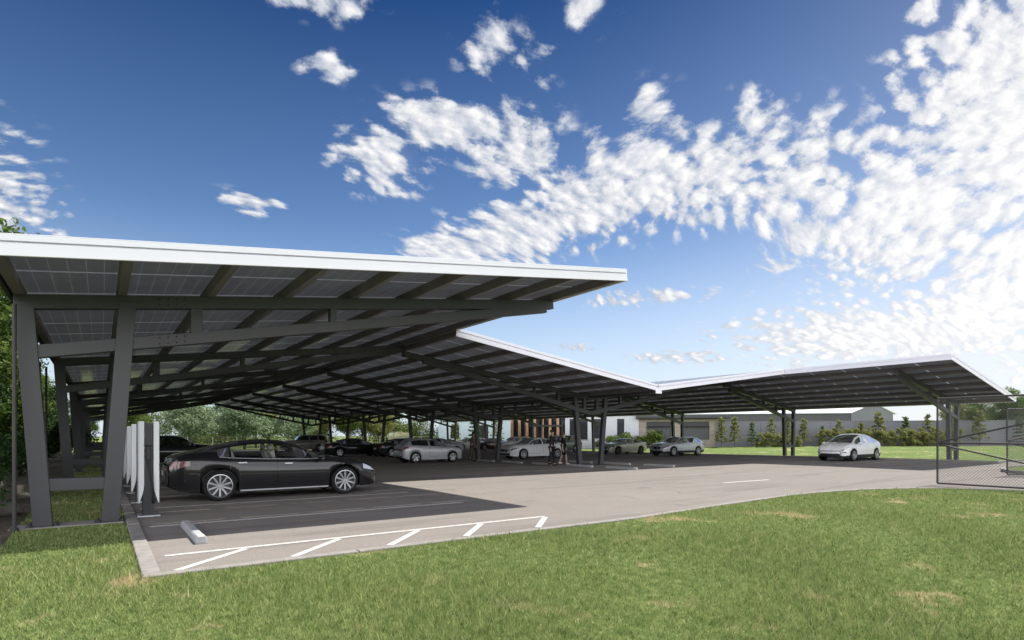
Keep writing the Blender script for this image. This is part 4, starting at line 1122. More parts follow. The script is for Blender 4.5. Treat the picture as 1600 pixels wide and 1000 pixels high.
def make_car(label, shape, L, H, Wd, paint, x, y, heading, wr=.335, axles=(.205, .805), group='cars parked in the bays', rim='rim', spokes=5, clad=None, seats=None, glass='car_glass_dark', hero=False, seam=True, plate=None, grille=True, lift=.0, roofglass=False, lamps='lamp_glass', tail=True, rails=False):
    S = SHAPES[shape]; hw = Wd / 2
    top = pchip([(a * L, b * H) for a, b in S['top']]); belt = pchip([(a * L, b * H) for a, b in S['belt']]); plan = pchip([(a * L, b * hw) for a, b in PLAN])
    gc = .20 + lift
    sill = pchip([(0, .36 + lift), (.05 * L, .26 + lift), (.14 * L, gc), (.86 * L, gc), (.96 * L, .21 + lift), (L, .27 + lift)])
    ax = [a * L for a in axles]; ra = wr + .045
    st = set(np.linspace(0, L, 54 if hero else 40).round(4)) | {.01 * L, .02 * L, .035 * L, .965 * L, .98 * L, .99 * L}
    for a in ax:
        st = {s for s in st if abs(s - a) > ra + .02}
        st |= {a + ra * math.cos(k * math.pi / 14) for k in range(15)} | {a - ra - .004, a + ra + .004}
    brk = [S['side'][0], S['side'][1], *S['ws'], *S['rw']] + [q for p_ in S['side'][2] for q in p_]
    for b in brk:
        b *= L; st = {s for s in st if abs(s - b) > .018 or any(abs(abs(s - a) - ra) < .006 for a in ax)}; st.add(b)
    s0, s1, pil = S['side']
    doors = []
    if len(pil) > 1:
        dsplit = (pil[-1][0] + pil[-1][1]) / 2 * L; doors = [(max(s0 * L, ax[0] + ra * .55), dsplit), (dsplit, s1 * L + .01 * L)]
    else: doors = [((pil[0][0] + pil[0][1]) / 2 * L, s1 * L + .01 * L)]
    for b in [q for d_ in doors for q in d_]:
        if min(abs(b - s) for s in st) > .012: st.add(b)
    st = sorted(st)
    def ring(x_):
        zt = top(x_); zs = sill(x_); zb = min(belt(x_), zt - .012); w = plan(x_)
        arch = 0
        for a in ax:
            if abs(x_ - a) <= ra + .001: arch = wr + math.sqrt(max(ra * ra - (x_ - a) ** 2, 0))
        zl_ = max(zs, arch); yin = max(w - .30, .1)
        cab = zt - zb; k_ = min(1, cab / (.28 * H)); kk = k_ * k_ * (3 - 2 * k_)
        z5 = max(zs + .60 * (zb - zs), zl_ + .025); z6 = max(zs + .86 * (zb - zs), z5 + .02); zb = max(zb, z6 + .012); zt = max(zt, zb + .012)
        cab = zt - zb
        zr_ = zt - min(.075, cab * .32); y7 = w * .935; yr = lerp(y7 * .93, hw * .66, kk)
        z4 = lerp(zl_, z5, .4)
        R_ = [(0, zs + .03), (yin, zs + .03), (yin, max(zs + .03, zl_)), (w * .948, zl_), (w * .976, z4), (w * 1.0, z5), (w * .984, z6), (y7, zb)]
        for q in (.09, .90): R_.append((lerp(y7, yr, q) + .012 * math.sin(q * math.pi) * k_, lerp(zb, zr_, q)))
        R_.append((yr, zr_)); R_.append((yr * .90, lerp(zr_, zt, .34))); R_.append((yr * .55, lerp(zr_, zt, .80))); R_.append((0, zt))
        return R_
    RG = [ring(s) for s in st]; NR = len(RG[0])
    def side_y(x_, z_):
        r = ring(x_)[3:11]
        for (ya, za), (yb, zb) in zip(r, r[1:]):
            if za <= z_ <= zb and zb > za: return lerp(ya, yb, (z_ - za) / (zb - za))
        return r[0][0] if z_ < r[0][1] else r[-1][0]
    t = thing('parked_car', label, 'car', (x, y, zg(0, y) + .006), group, rz=heading, world=False)
    parts = {}
    def put_face(key, vs):
        mb = parts.setdefault(key, MB()); mb.add(vs, [tuple(range(len(vs)))])
    s0, s1, pil = S['side']
    gl_x = [s0] + [q for p_ in pil for q in p_] + [s1]; gl = [(gl_x[i] * L, gl_x[i + 1] * L) for i in range(0, len(gl_x), 2)]
    seen = set()
    for i in range(len(st) - 1):
        xa, xb = st[i] - L / 2, st[i + 1] - L / 2; xm = (st[i] + st[i + 1]) / 2
        for r in range(NR - 1):
            for sd in (1, -1):
                pa, pb, pc, pd = RG[i][r], RG[i + 1][r], RG[i + 1][r + 1], RG[i][r + 1]
                vs = [(xa, sd * pa[0], pa[1]), (xb, sd * pb[0], pb[1]), (xb, sd * pc[0], pc[1]), (xa, sd * pd[0], pd[1])]
                key = 'body'
                if r <= 2: key = 'underbody'
                elif r == 3 and clad: key = 'cladding'
                elif r in (4, 5, 6) and any(da - .006 < xm < db + .006 for da, db in doors):
                    key = 'door:%d:%d' % ([k2 for k2, (da, db) in enumerate(doors) if da - .006 < xm < db + .006][0], sd)
                elif r == 8:
                    for gi, (ga, gb_) in enumerate(gl):
                        if ga < xm < gb_: key = f'side_window:{gi}:{sd}'
                elif r >= 11 and S['ws'][0] * L < xm < S['ws'][1] * L: key = 'windscreen'
                elif r >= 11 and S['rw'][0] * L < xm < S['rw'][1] * L: key = 'rear_window'
                elif r >= 11 and roofglass and S['rw'][1] * L < xm < S['ws'][0] * L: key = 'roof_glass'
                u_ = []
                for q in vs:
                    if not u_ or (Vector(q) - Vector(u_[-1])).length > 1e-5: u_.append(q)
                if len(u_) > 2 and (Vector(u_[0]) - Vector(u_[-1])).length < 1e-5: u_.pop()
                if len(u_) < 3: continue
                if sd < 0: u_ = u_[::-1]
                put_face(key, u_)
    for end, si in ((0, 0), (1, len(st) - 1)):          # rounded end caps
        rg_ = RG[si][3:]; sg = -1 if end == 0 else 1; NC = 9; bul = .07 if end else .045
        grid = []
        for (yy, z_) in rg_: grid.append([(st[si] - L / 2 + sg * bul * (1 - (c / (NC - 1) * 2 - 1) ** 2) * (yy / max(rg_[0][0], .01)), yy * (1 - 2 * c / (NC - 1)), z_) for c in range(NC)])
        for r in range(len(grid) - 2):
            for c in range(NC - 1):
                q = [grid[r][c], grid[r][c + 1], grid[r + 1][c + 1], grid[r + 1][c]]
                put_face('cladding' if clad and r == 0 else 'body', q if end == 0 else q[::-1])
        r = len(grid) - 2
        for c in range(NC - 1): put_face('body', [grid[r][c], grid[r][c + 1], grid[r + 1][4]][::(1 if end == 0 else -1)])
    wgrow = .065
    bm = bmesh.new(); allv = MB()
    for key in parts:
        if not key.startswith('underbody'): allv.add(parts[key].v, parts[key].f)
    me = bpy.data.meshes.new('tmp'); me.from_pydata(allv.v, [], allv.f); bm.from_mesh(me); bmesh.ops.remove_doubles(bm, verts=bm.verts, dist=1e-4); bmesh.ops.recalc_face_normals(bm, faces=bm.faces); bm.normal_update()
    VN = {tuple(round(c_, 3) for c_ in v_.co): v_.normal.copy() for v_ in bm.verts}
    bm.free(); bpy.data.meshes.remove(me)
    DOOR = {}
    for key, mb in parts.items():
        nm = key.split(':')[0]
        mt = {'body': paint, 'door': paint, 'underbody': 'dark_plastic', 'cladding': clad or paint}.get(nm, glass)
        me = bpy.data.meshes.new(nm); me.from_pydata(mb.v, [], mb.f); me.materials.append(MATS[mt])
        bm = bmesh.new(); bm.from_mesh(me); bmesh.ops.remove_doubles(bm, verts=bm.verts, dist=1e-4); bm.to_mesh(me); bm.free()
        me.polygons.foreach_set('use_smooth', [True] * len(me.polygons))
        nl = []
        for pl in me.polygons:
            for vi in pl.vertices:
                n_ = VN.get(tuple(round(c_, 3) for c_ in me.vertices[vi].co), pl.normal)
                if n_.dot(pl.normal) < 0: n_ = -n_
                nl.append(tuple(n_ if n_.dot(pl.normal) > .80 else pl.normal))
        if nm in ('body', 'door', 'cladding'): me.normals_split_custom_set(nl)
        o = bpy.data.objects.new(nm, me); C.objects.link(o); o.parent = t
        if nm == 'door': DOOR[key] = o
    b_ = lambda mb, nm, mt, par=t, **k: mb.build(nm, mt, par, **k)
    ORG[t.name] = Vector((0, 0, 0))
    # surface patches on the sides
    def side_patch(mb, xs_, zlo, zhi, sd, off, nz=5):
        vs = []
        for x_ in xs_:
            for j in range(nz):
                z_ = lerp(zlo(x_), zhi(x_), j / (nz - 1)); vs.append((x_ - L / 2, sd * (side_y(x_, z_) + off), z_))
        n = len(xs_)
        mb.add(vs, [((i * nz + j), ((i + 1) * nz + j), ((i + 1) * nz + j + 1), (i * nz + j + 1)) for i in range(n - 1) for j in range(nz - 1)])
    def end_x(y_, z_, end, off):
        si = -1 if end else 0; rg_ = RG[si][3:]; w0 = rg_[0][0]; yy = w0
        for (ya, za), (yb, zb) in zip(rg_, rg_[1:]):
            if za <= z_ <= zb and zb > za: yy = lerp(ya, yb, (z_ - za) / (zb - za))
        bul = .07 if end else .045
        return (1 if end else -1) * (L / 2 + bul * (1 - min(1, (y_ / max(yy, .05)) ** 2)) * (yy / w0) + off)
    def end_patch(mb, y0, y1, z0, z1, end, off, ny=7, nz=3):
        vs = []
        for i in range(ny):
            for j in range(nz):
                yy, z_ = lerp(y0, y1, i / (ny - 1)), lerp(z0, z1, j / (nz - 1)); vs.append((end_x(yy, z_, end, off), yy, z_))
        mb.add(vs, [(i * nz + j, (i + 1) * nz + j, (i + 1) * nz + j + 1, i * nz + j + 1) for i in range(ny - 1) for j in range(nz - 1)])
    zn = top(L); wn = plan(L)
    for sd in (1, -1):
        mb = MB(); a, b = (.905 if shape != 'crossover' else .90) * L, .992 * L
        side_patch(mb, np.linspace(a, b, 9), lambda x_: lerp(.455, .40, (x_ - a) / (b - a)) * H + lift * .6, lambda x_: min(lerp(.545, .475, (x_ - a) / (b - a)) * H + lift * .6, belt(x_) - .012), sd, .006)
        if shape == 'crossover':
            mb = MB(); side_patch(mb, np.linspace(.90 * L, .99 * L, 8), lambda x_: lerp(.525, .41, (x_ - .90 * L) / (.09 * L)) * H, lambda x_: min(lerp(.545, .435, (x_ - .90 * L) / (.09 * L)) * H, belt(x_) - .004), sd, .006)
            m2 = MB(); side_patch(m2, np.linspace(.955 * L, .993 * L, 5), lambda x_: .31 * H, lambda x_: .345 * H, sd, .006); b_(m2, 'fog_light', 'black_gloss')
        b_(mb, 'headlight', lamps, smooth=60)
        mb = MB(); side_patch(mb, np.linspace(.005 * L, .085 * L, 8), lambda x_: lerp(.52, .585, x_ / (.085 * L)) * H, lambda x_: min(.655 * H, belt(x_) - .01), sd, .006)
        end_patch(mb, sd * plan(0) * .45, sd * plan(0) * .93, .50 * H, .555 * H, 0, .006)
        b_(mb, 'taillight', 'lamp_smoke' if hero else 'lamp_red', smooth=60)
        for di, (da, db) in enumerate(doors):           # shut lines and handles
            dr = DOOR.get(f'door:{di}:{sd}')
            if not dr: continue
            ORG[dr.name] = Vector((0, 0, 0))
            mb = MB()
            zlo_ = lambda x_: ring(x_)[4][1] + .003
            for xc in (da, db): side_patch(mb, [xc - .004, xc + .004], zlo_, lambda x_: belt(x_) - .004, sd, .0025, 7)
            side_patch(mb, np.linspace(da, db, 16), zlo_, lambda x_: zlo_(x_) + .008, sd, .0025, 2)
            b_(mb, 'shut_line', 'black_gloss', par=dr, fix=False)
            hb = MB(); xh = da + .17; zh = belt(xh) - (.10 if shape != 'crossover' else .12)
            yh = side_y(xh + .09, zh) + .012
            hb.bar((xh - L / 2, sd * yh, zh), (xh + .19 - L / 2, sd * yh, zh), .024, .03)
            b_(hb, 'handle', 'bright_trim' if hero else paint, par=dr, bevel=.006)
        xm_ = (s1 - .035) * L - L / 2; ym = plan(s1 * L) + .03; zm = belt(s1 * L) + .075
        mb = MB(); mb.ellipsoid((xm_, sd * (ym + .06), zm), (.07, .115, .075), 14, 9); mb.bar((xm_ + .04, sd * (ym - .09), zm - .055), (xm_, sd * (ym + .02), zm - .03), .05, .03)
        b_(mb, 'mirror', paint, smooth=60)
        # window bright line
        if hero or shape in ('sedan', 'wagon'):
            mb = MB(); side_patch(mb, np.linspace(gl[0][0] + .02, s1 * L - .02, 24), lambda x_: belt(x_) + .002, lambda x_: belt(x_) + .016, sd, .004, 2); b_(mb, 'window_trim', 'bright_trim', fix=False)
        if rails:
            mb = MB(); pts = [(x_ - L / 2, sd * (ring(x_)[10][0] - .02), ring(x_)[10][1] + .055) for x_ in np.linspace(.16 * L, .54 * L, 8)]; pts = [(pts[0][0] - .05, pts[0][1], pts[0][2] - .06)] + pts + [(pts[-1][0] + .06, pts[-1][1], pts[-1][2] - .06)]
            mb.tube(pts, .018, 6); b_(mb, 'roof_rail', 'alu', smooth=60)
        if hero:
            mb = MB(); side_patch(mb, np.linspace(ax[0] + ra + .03, ax[1] - ra - .03, 12), lambda x_: sill(x_) + .012, lambda x_: sill(x_) + .045, sd, .012, 2); b_(mb, 'sill_trim', 'bright_trim', fix=False)
    if grille:
        mb = MB(); end_patch(mb, -wn * .72, wn * .72, .335 * H + lift * .5, .335 * H + lift * .5 + (.115 if shape in ('sedan', 'coupe', 'hatch') else .165) * H * .9, 1, .008); b_(mb, 'grille', 'black_gloss', smooth=60)
    mb = MB(); end_patch(mb, -wn * .95, wn * .95, .195 * H + lift, .285 * H + lift * .8, 1, .006); b_(mb, 'air_intake', 'dark_plastic', smooth=60)
    if plate:
        zp = (.30 if grille else .335) * H + lift * .5
        mb = MB(); end_patch(mb, -.19, .19, zp, zp + .105, 1, .014); po = b_(mb, 'number_plate', 'plate', fix=False)
        cu = bpy.data.curves.new('plate_text', 'FONT'); cu.body = plate; cu.size = .085; cu.align_x = 'CENTER'; cu.align_y = 'CENTER'
        co_ = bpy.data.objects.new('plate_text', cu); C.objects.link(co_)
        dg = bpy.context.evaluated_depsgraph_get(); me = bpy.data.meshes.new_from_object(co_.evaluated_get(dg)); bpy.data.objects.remove(co_)
        me.materials.clear(); me.materials.append(MATS['plate_ink'])
        for v_ in me.vertices:
            yy, z_ = v_.co.x, zp + .0525 + v_.co.y; v_.co = (end_x(yy, z_, 1, .018), yy, z_)
        lo_ = bpy.data.objects.new('lettering', me); C.objects.link(lo_); lo_.parent = po
    mb = MB(); end_patch(mb, -.24, .24, .42 * H, .42 * H + .11, 0, .012); b_(mb, 'rear_plate', 'plate', fix=False)
    mb = MB(); end_patch(mb, -plan(0) * .9, plan(0) * .9, .255 * H + lift, .30 * H + lift, 0, .008); b_(mb, 'rear_diffuser', 'dark_plastic', fix=False)
    # cabin
    fl = MB(); fx0, fx1 = S['rw'][0] * L + .25 - L / 2, S['ws'][1] * L - .15 - L / 2
    fl.box(fx0, fx1, -hw * .86, hw * .86, .42, .50 * H); b_(fl, 'cabin_floor', 'dark_plastic')
    sm = seats or 'dark_plastic'
    for (sx, sy) in ((.50, .36), (.50, -.36), (.30, .42), (.30, 0), (.30, -.42)):
        X0 = sx * L - L / 2; m_ = MB()
        m_.bar((X0 - .03, sy, .46 * H), (X0 - .22, sy, .80 * H), .46 if sx > .4 else .40, .14, up=(1, 0, 0)); m_.bar((X0 - .23, sy, .82 * H), (X0 - .26, sy, .905 * H), .26, .10, up=(1, 0, 0)); m_.box(X0 - .05, X0 + .42, sy - .24, sy + .24, .42 * H, .50 * H)
        b_(m_, 'seat', sm, bevel=.04)
    m_ = MB(); X1 = (S['ws'][1] - .10) * L - L / 2
    m_.box(X1 - .30, X1 + .25, -hw * .82, hw * .82, .48 * H, .615 * H)
    b_(m_, 'dashboard', 'dark_plastic', bevel=.03)
    m_ = MB(); cx_, cz_ = X1 - .40, .645 * H
    m_.tube([(cx_ + .07 * math.sin(q), .36 + .18 * math.cos(q), cz_ + .17 * math.sin(q)) for q in np.linspace(0, 2 * math.pi, 20)], .014, 6); m_.bar((cx_, .36, cz_), (X1 - .2, .36, cz_ - .04), .05, .05); m_.bar((cx_, .2, cz_), (cx_, .52, cz_), .03, .04)
    b_(m_, 'steering_wheel', 'dark_plastic')
    # wheels
    for a in ax:
        for sd in (1, -1):
            yo = hw * .985 - .115
            c = (a - L / 2, sd * yo, wr)
            w_ = MB(); rr = wr * (.70 if not hero else .745); tw = .115
            w_.lathe_y([(rr, -tw), (wr - .03, -tw), (wr - .008, -tw * .8), (wr, -tw * .45), (wr, tw * .45), (wr - .008, tw * .8), (wr - .03, tw), (rr, tw), (rr - .02, tw * .6), (rr - .02, -tw * .6), (rr, -tw)], 36, c)
            wh = b_(w_, 'wheel', 'rubber', smooth=45)
            rm = MB(); q = sd
            rm.lathe_y([(rr + .004, q * (tw + .004)), (rr - .014, q * (tw + .006)), (rr - .034, q * (tw - .03)), (rr - .034, -q * tw)], 36, c)
            rm.lathe_y([(.0, q * (tw + .002)), (.045, q * (tw + .002)), (.062, q * (tw - .02)), (.062, q * (tw - .06))], 20, c)
            for k_ in range(spokes):
                th = 2 * math.pi * k_ / spokes + .3
                pr = Vector((math.cos(th), 0, math.sin(th))); tg = Vector((-math.sin(th), 0, math.cos(th))); C0 = Vector(c)
                wi, wo_ = (.018, .021) if spokes >= 9 else (.045, .038)
                pin, pout = C0 + pr * .045 + Vector((0, q * (tw - .012), 0)), C0 + pr * (rr - .022) + Vector((0, q * (tw - .006), 0))
                dn = Vector((0, -q * .035, 0))
                rm.add([pin - tg * wi, pin + tg * wi, pout + tg * wo_, pout - tg * wo_, pin - tg * wi + dn, pin + tg * wi + dn, pout + tg * wo_ + dn, pout - tg * wo_ + dn], [(0, 1, 2, 3), (7, 6, 5, 4), (0, 4, 5, 1), (1, 5, 6, 2), (2, 6, 7, 3), (3, 7, 4, 0)])
            b_(rm, 'rim', rim, par=wh, smooth=35)
            bd = MB(); bd.lathe_y([(0, q * .0), (rr - .03, q * .0)], 28, c); bd.lathe_y([(0, q * .02), (rr * .68, q * .02), (rr * .68, 0)], 24, c); b_(bd, 'brake_disc', 'rim_dark', par=wh)
    return t

PI = math.pi
hx = lambda u: u
make_car('glossy black liftback parked at the chargers, pale seats and many-spoked wheels', 'liftback', 4.98, 1.445, 1.96, 'paint_black', 3.72, 15.86, 0, wr=.36, axles=(.207, .802), spokes=10, seats='leather', glass='car_glass', hero=True, grille=False)
make_car('black high-riding car half hidden behind the chargers', 'suv', 4.8, 1.66, 1.95, 'paint_jet', 3.3, 37.2, 0, wr=.36, spokes=9, rails=True)
make_car('beige boxy off-roader behind the black liftback windscreen', 'offroad', 4.95, 1.90, 1.98, 'paint_beige', 18.6, 66.5, PI, wr=.39, lift=.06, rails=True, seats='leather', spokes=9)
make_car('long black saloon with bright window line, left of the silver hatchback', 'sedan', 5.15, 1.48, 1.90, 'paint_jet', 16.6, 45.1, 0, wr=.35)
make_car('charcoal saloon peeking out behind the silver hatchback tail', 'sedan', 4.7, 1.45, 1.84, 'paint_charcoal', 19.6, 42.4, 0)
make_car('silver three-door hatchback parked in the shade with five-spoke wheels', 'hatch', 4.02, 1.46, 1.70, 'paint_silver', 16.1, 31.3, 0, wr=.315, axles=(.19, .80), rim='rim', spokes=5)
make_car('light silver saloon behind the man leaning at the column', 'sedan', 4.6, 1.47, 1.80, 'paint_lightsilver', 25.9, 48.2, 0)
make_car('bronze brown hatchback behind the silver hatchback bonnet', 'hatch', 4.3, 1.50, 1.78, 'paint_bronze', 25.9, 54.0, 0)
make_car('white estate car behind the second column pair', 'wagon', 4.8, 1.50, 1.85, 'paint_pearl', 37.5, 62.0, PI, lamps='lamp_dark')
make_car('dark maroon saloon left of the white saloon bonnet', 'sedan', 4.7, 1.45, 1.84, 'paint_maroon', 37.0, 56.3, PI)
make_car('white saloon facing left with black grille behind the walking couple', 'sedan', 4.92, 1.47, 1.86, 'paint_pearl', 24.75, 32.2, PI, lamps='lamp_dark', wr=.34, spokes=9, rim='rim')
make_car('white small car whose roof shows above the white saloon', 'suv', 4.5, 1.60, 1.84, 'paint_pearl', 36.6, 50.9, PI, rails=True)
make_car('dark grey-green crossover behind the near V columns', 'suv', 4.62, 1.68, 1.90, 'paint_grey', 36.5, 43.3, PI, wr=.36, rails=True)
make_car('pale champagne coupe facing left with dark wheels', 'coupe', 4.66, 1.39, 1.83, 'paint_champagne', 37.2, 35.6, PI, lamps='lamp_dark', wr=.335, rim='rim_dark', spokes=9)
make_car('silver estate with black grille and arches beside the lawn', 'wagon', 4.94, 1.50, 1.88, 'paint_lightsilver', 36.9, 29.5, PI, lamps='lamp_dark', wr=.355, lift=.03, spokes=5, clad='dark_plastic', rails=True)
make_car('white electric crossover with dark glass roof alone at the drive', 'crossover', 4.78, 1.62, 1.92, 'paint_pearl', 37.1, 16.75, PI, wr=.355, axles=(.205, .81), spokes=5, clad='dark_plastic', grille=False, roofglass=True, plate='120  1203', lamps='black_gloss', rim='rim')

# ------------------------------------------------------------------ people
def skin_mesh(name, nodes, edges, matn, parent, sub=1):
    me = bpy.data.meshes.new(name); me.from_pydata([n[0] for n in nodes], edges, []); me.materials.append(MATS[matn])
    o = bpy.data.objects.new(name, me); C.objects.link(o); o.parent = parent
    sk = o.modifiers.new('skin', 'SKIN'); sk.use_smooth_shade = True
    for i, n in enumerate(nodes):
        r = n[1]; me.skin_vertices[0].data[i].radius = (r, r) if not hasattr(r, '__len__') else r
    me.skin_vertices[0].data[0].use_root = True
    if sub:
        s = o.modifiers.new('subdivision', 'SUBSURF'); s.levels = sub; s.render_levels = sub
    # bake so the thing carries plain meshes
    dg = bpy.context.evaluated_depsgraph_get(); m2 = bpy.data.meshes.new_from_object(o.evaluated_get(dg)); o.modifiers.clear(); o.data = m2; m2.name = name
    return o
def person(label, x, y, rz, h, skin, top_m, leg_m, hair, shoe, stride=.0, lean=0., arm=0., woman=False, group=None):
    """faces +x in its own frame; stride swings the legs, lean tips the trunk forward"""
    t = thing('person', label, 'person', (x, y, zg(0, y) + .006), group, rz=rz, world=False); k = h / 1.8
    sw = .20 if not woman else .175; hp = .095
    ln_ = math.sin(lean)
    N, E = [], []
    def nd(p, r): N.append(((p[0] * k, p[1] * k, p[2] * k), (r * k) if not hasattr(r, '__len__') else (r[0] * k, r[1] * k))); return len(N) - 1
    def ed(a, b): E.append((a, b)); return b
    tx = lambda z: (z - .95) * ln_
    pel = nd((0, 0, .95), (.12, .145)); wa = ed(pel, nd((tx(1.12), 0, 1.12), (.105, .125))); cs = ed(wa, nd((tx(1.34), 0, 1.34), (.115, .16))); nb = ed(cs, nd((tx(1.50), 0, 1.50), (.06, .07))); nk = ed(nb, nd((tx(1.56) + .01, 0, 1.56), .052))
    hd = ed(nk, nd((tx(1.64) + .03, 0, 1.645), (.082, .070))); hc = ed(hd, nd((tx(1.72) + .02, 0, 1.735), (.088, .072))); ns = ed(hd, nd((tx(1.66) + .125, 0, 1.665), .014))
    legs = []
    for sd, ph in ((1, stride), (-1, -stride)):
        hpn = ed(pel, nd((0, sd * hp, .90), .088)); kx = math.sin(ph) * .45; kn = ed(hpn, nd((kx + .02, sd * (hp + .005), .50), .058))
        bk = -abs(ph) * .25 if ph < 0 else .05
        fx = math.sin(ph) * .78 + (bk if ph < 0 else 0); fz = .085 + (.06 if ph < 0 else 0)
        an = ed(kn, nd((fx, sd * (hp + .01), fz), .040)); ed(an, nd((fx + .14, sd * (hp + .03), .035 + (.0 if ph >= 0 else .0)), .034)); legs.append((kx, fx, fz, sd))
    arms = []
    for sd, ph in ((1, -stride), (-1, stride)):
        s0 = (tx(1.45), sd * sw, 1.45); e0 = (tx(1.16) + math.sin(ph) * .16 + arm * .10, sd * (sw + .05), 1.15); w0 = (tx(.94) + math.sin(ph) * .30 - .01 + arm * .28, sd * (sw + .05), .88 + arm * .15)
        a = ed(nb, nd(s0, .062)); b = ed(a, nd(e0, .044)); c = ed(b, nd(w0, .030)); pm = ed(c, nd((w0[0] + .02, w0[1], w0[2] - .07), (.034, .020))); arms.append((s0, e0, w0))
        for f in range(4):
            ln2 = (.075, .085, .08, .062)[f]; fx = (f - 1.5) * .019
            m_ = ed(pm, nd((w0[0] + .025 + fx, w0[1] - sd * .004, w0[2] - .115), .0095)); ed(m_, nd((w0[0] + .032 + fx, w0[1] - sd * .018, w0[2] - .115 - ln2 * .8), .008))
        th = ed(c, nd((w0[0] + .055, w0[1] - sd * .01, w0[2] - .055), .011)); ed(th, nd((w0[0] + .066, w0[1] - sd * .02, w0[2] - .10), .009))
    skin_mesh('body', N, E, skin, t)
    # clothing
    N, E = [], []
    pel = nd((0, 0, .90 if not woman else .98), (.145, .172)); wa = ed(pel, nd((tx(1.12), 0, 1.12), (.122, .142))); cs = ed(wa, nd((tx(1.34), 0, 1.34), (.132, .178))); nb = ed(cs, nd((tx(1.475), 0, 1.475), (.085, .10)))
    for (s0, e0, w0) in arms:
        a = ed(nb, nd(s0, .078)); b = ed(a, nd(e0, .057))
        if not woman: ed(b, nd((lerp(e0[0], w0[0], .92), lerp(e0[1], w0[1], .92), lerp(e0[2], w0[2], .92)), .042))
    if woman:
        ed(pel, nd((0, 0, .82), (.150, .185))); ed(len(N) - 1, nd((.01, 0, .66), (.16, .20))); ed(len(N) - 1, nd((.01, 0, .50), (.165, .21)))
    skin_mesh('dress' if woman else 'jacket', N, E, top_m, t)
    if not woman:
        N, E = [], []
        pel = nd((0, 0, .96), (.135, .158))
        for (kx, fx, fz, sd) in legs:
            a = ed(pel, nd((0, sd * hp, .88), .102)); b = ed(a, nd((kx + .02, sd * (hp + .005), .50), .074)); ed(b, nd((fx, sd * (hp + .01), fz + .02), .058))
        skin_mesh('trousers', N, E, leg_m, t)
    for (kx, fx, fz, sd) in legs:
        m_ = MB(); m_.ellipsoid(((fx + .055) * k, sd * (hp + .02) * k, .042 * k + max(0, fz - .085)), (.135 * k, .048 * k, .045 * k), 14, 8)
        m_.v = [(v[0], v[1], max(v[2], .002)) for v in m_.v]; ORG[t.name] = Vector((0, 0, 0)); m_.build('shoe', shoe, t, smooth=60)
    m_ = MB(); hx_ = (tx(1.72) + .005) * k
    m_.ellipsoid((hx_, 0, 1.74 * k), (.105 * k, .088 * k, .092 * k), 18, 12); m_.v = [(v[0] - (.0 if v[2] > 1.75 * k or v[0] < hx_ else .045 * k), v[1], v[2]) for v in m_.v]
    if woman: m_.ellipsoid((hx_ - .055 * k, 0, 1.64 * k), (.06 * k, .08 * k, .13 * k), 14, 10)
    m_.build('hair', hair, t, smooth=60)
    m_ = MB()
    for sd in (1, -1): m_.ellipsoid(((tx(1.69) + .098) * k, sd * .031 * k, 1.70 * k), (.012 * k, .013 * k, .009 * k), 8, 6)
    m_.build('eyes', 'cloth_black', t, smooth=60)
    m_ = MB(); m_.ellipsoid(((tx(1.62) + .106) * k, 0, 1.622 * k), (.01 * k, .024 * k, .007 * k), 8, 6); m_.build('mouth', 'skin', t, smooth=60)
    for sd in (1, -1):
        m_ = MB(); m_.ellipsoid(((tx(1.69) + .015) * k, sd * .077 * k, 1.69 * k), (.022 * k, .012 * k, .034 * k), 10, 7); m_.build('ear', skin, t, smooth=60)
    return t
person('man in dark jacket and trousers walking beside the woman in black dress', 18.95, 23.1, R(-62), 1.84, 'skin', 'cloth_dark', 'cloth_dark', 'hair_dark', 'cloth_black', stride=.09)
person('woman in black dress and white shoes walking beside the dark-suited man', 20.25, 23.7, R(-62), 1.70, 'skin_pale', 'cloth_black', 'cloth_black', 'hair_red', 'shoe_white', stride=.20, woman=True)
person('man in brown clothes standing by the far column near the silver hatchback', 19.2, 31.4, R(-25), 1.80, 'skin', 'cloth_brown', 'cloth_tan', 'hair_dark', 'cloth_black', stride=.14, lean=.10, arm=.7)

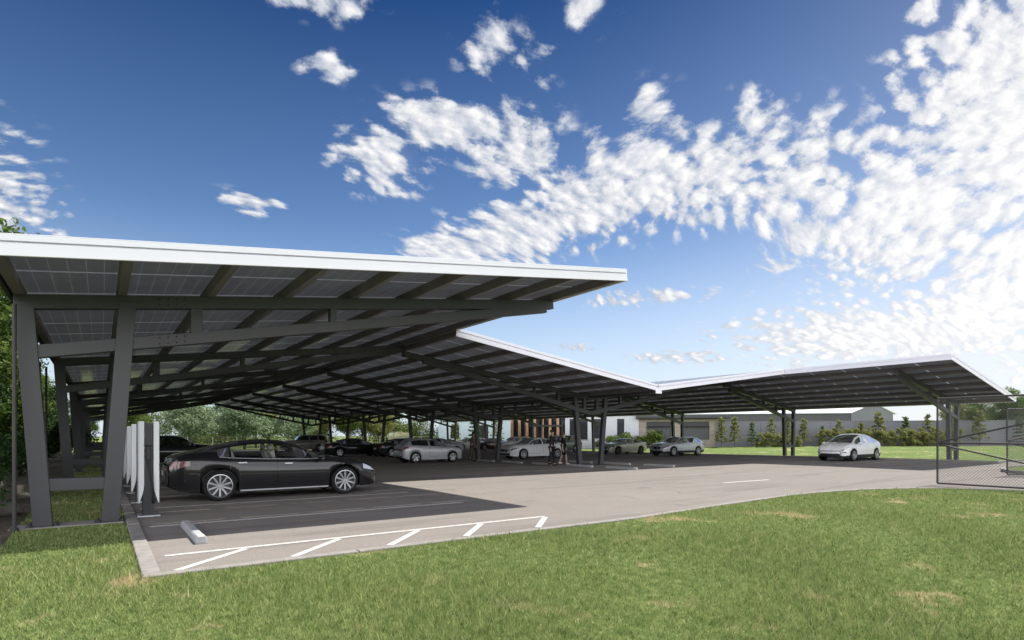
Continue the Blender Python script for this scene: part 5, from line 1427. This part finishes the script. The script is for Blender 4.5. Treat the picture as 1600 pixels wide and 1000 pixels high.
# ------------------------------------------------------------------ grass blades on the near lawns
def kerb_y(xv):
    kx = np.array([p[0] for p in KERB]); ky = np.array([p[1] for p in KERB]); return np.interp(xv, kx, ky)
def blades(n, rmin, rmax, expo, seed, width, hgt):
    rg = np.random.default_rng(seed)
    # radius pdf ~ r^(1-expo)
    a = 2 - expo; u_ = rg.random(n); r = (rmin ** a + u_ * (rmax ** a - rmin ** a)) ** (1 / a)
    th = R(35.42) + (rg.random(n) - .5) * R(92)
    x_, y_ = r * np.sin(th), r * np.cos(th)
    front = (x_ < 24) & (y_ < kerb_y(x_) - .015) & (x_ > -3) & ~((x_ < .36) & (y_ > 7.1))
    left = (x_ > -1.12) & (x_ < .34) & (y_ >= 7.0) & ~((y_ > 12.13) & (y_ < 12.87))
    lft2 = (x_ <= .36) & (x_ > -6) & (y_ < 9.6)
    k = front | left | lft2
    x_, y_, r = x_[k], y_[k], r[k]; n = len(x_)
    ang = rg.random(n) * 2 * np.pi; w = width * (r / 5) ** .75 * (.7 + .6 * rg.random(n)); h = hgt * (.55 + .75 * rg.random(n)) * (1 + .25 * np.sin(x_ * 1.3 + 2 * np.sin(y_)))
    la = rg.random(n) * 2 * np.pi; le = h * (.15 + .75 * rg.random(n))
    z = -.007 * np.clip(y_ - 14, 0, 76) - .004
    cx, sx = np.cos(ang) * w / 2, np.sin(ang) * w / 2
    v = np.stack([np.stack([x_ - cx, y_ - sx, z], 1), np.stack([x_ + cx, y_ + sx, z], 1), np.stack([x_ + np.cos(la) * le, y_ + np.sin(la) * le, z + h], 1)], 1).reshape(-1, 3)
    return v, np.arange(3 * n).reshape(-1, 3)
v, f = blades(560000, 3.6, 36, 1.5, 5, .0085, .050)
v2, f2 = blades(9000, 3.6, 22, 1.2, 8, .013, .085); f2 = f2 + len(v); v = np.concatenate([v, v2]); f = np.concatenate([f, f2])
o = bpy.data.objects.new('lawn_grass', np_mesh('lawn_grass', v, f, ['grass_blade'])); C.objects.link(o); tag(o, 'short mown green grass of the front lawn and left verge', 'grass', kind='stuff')
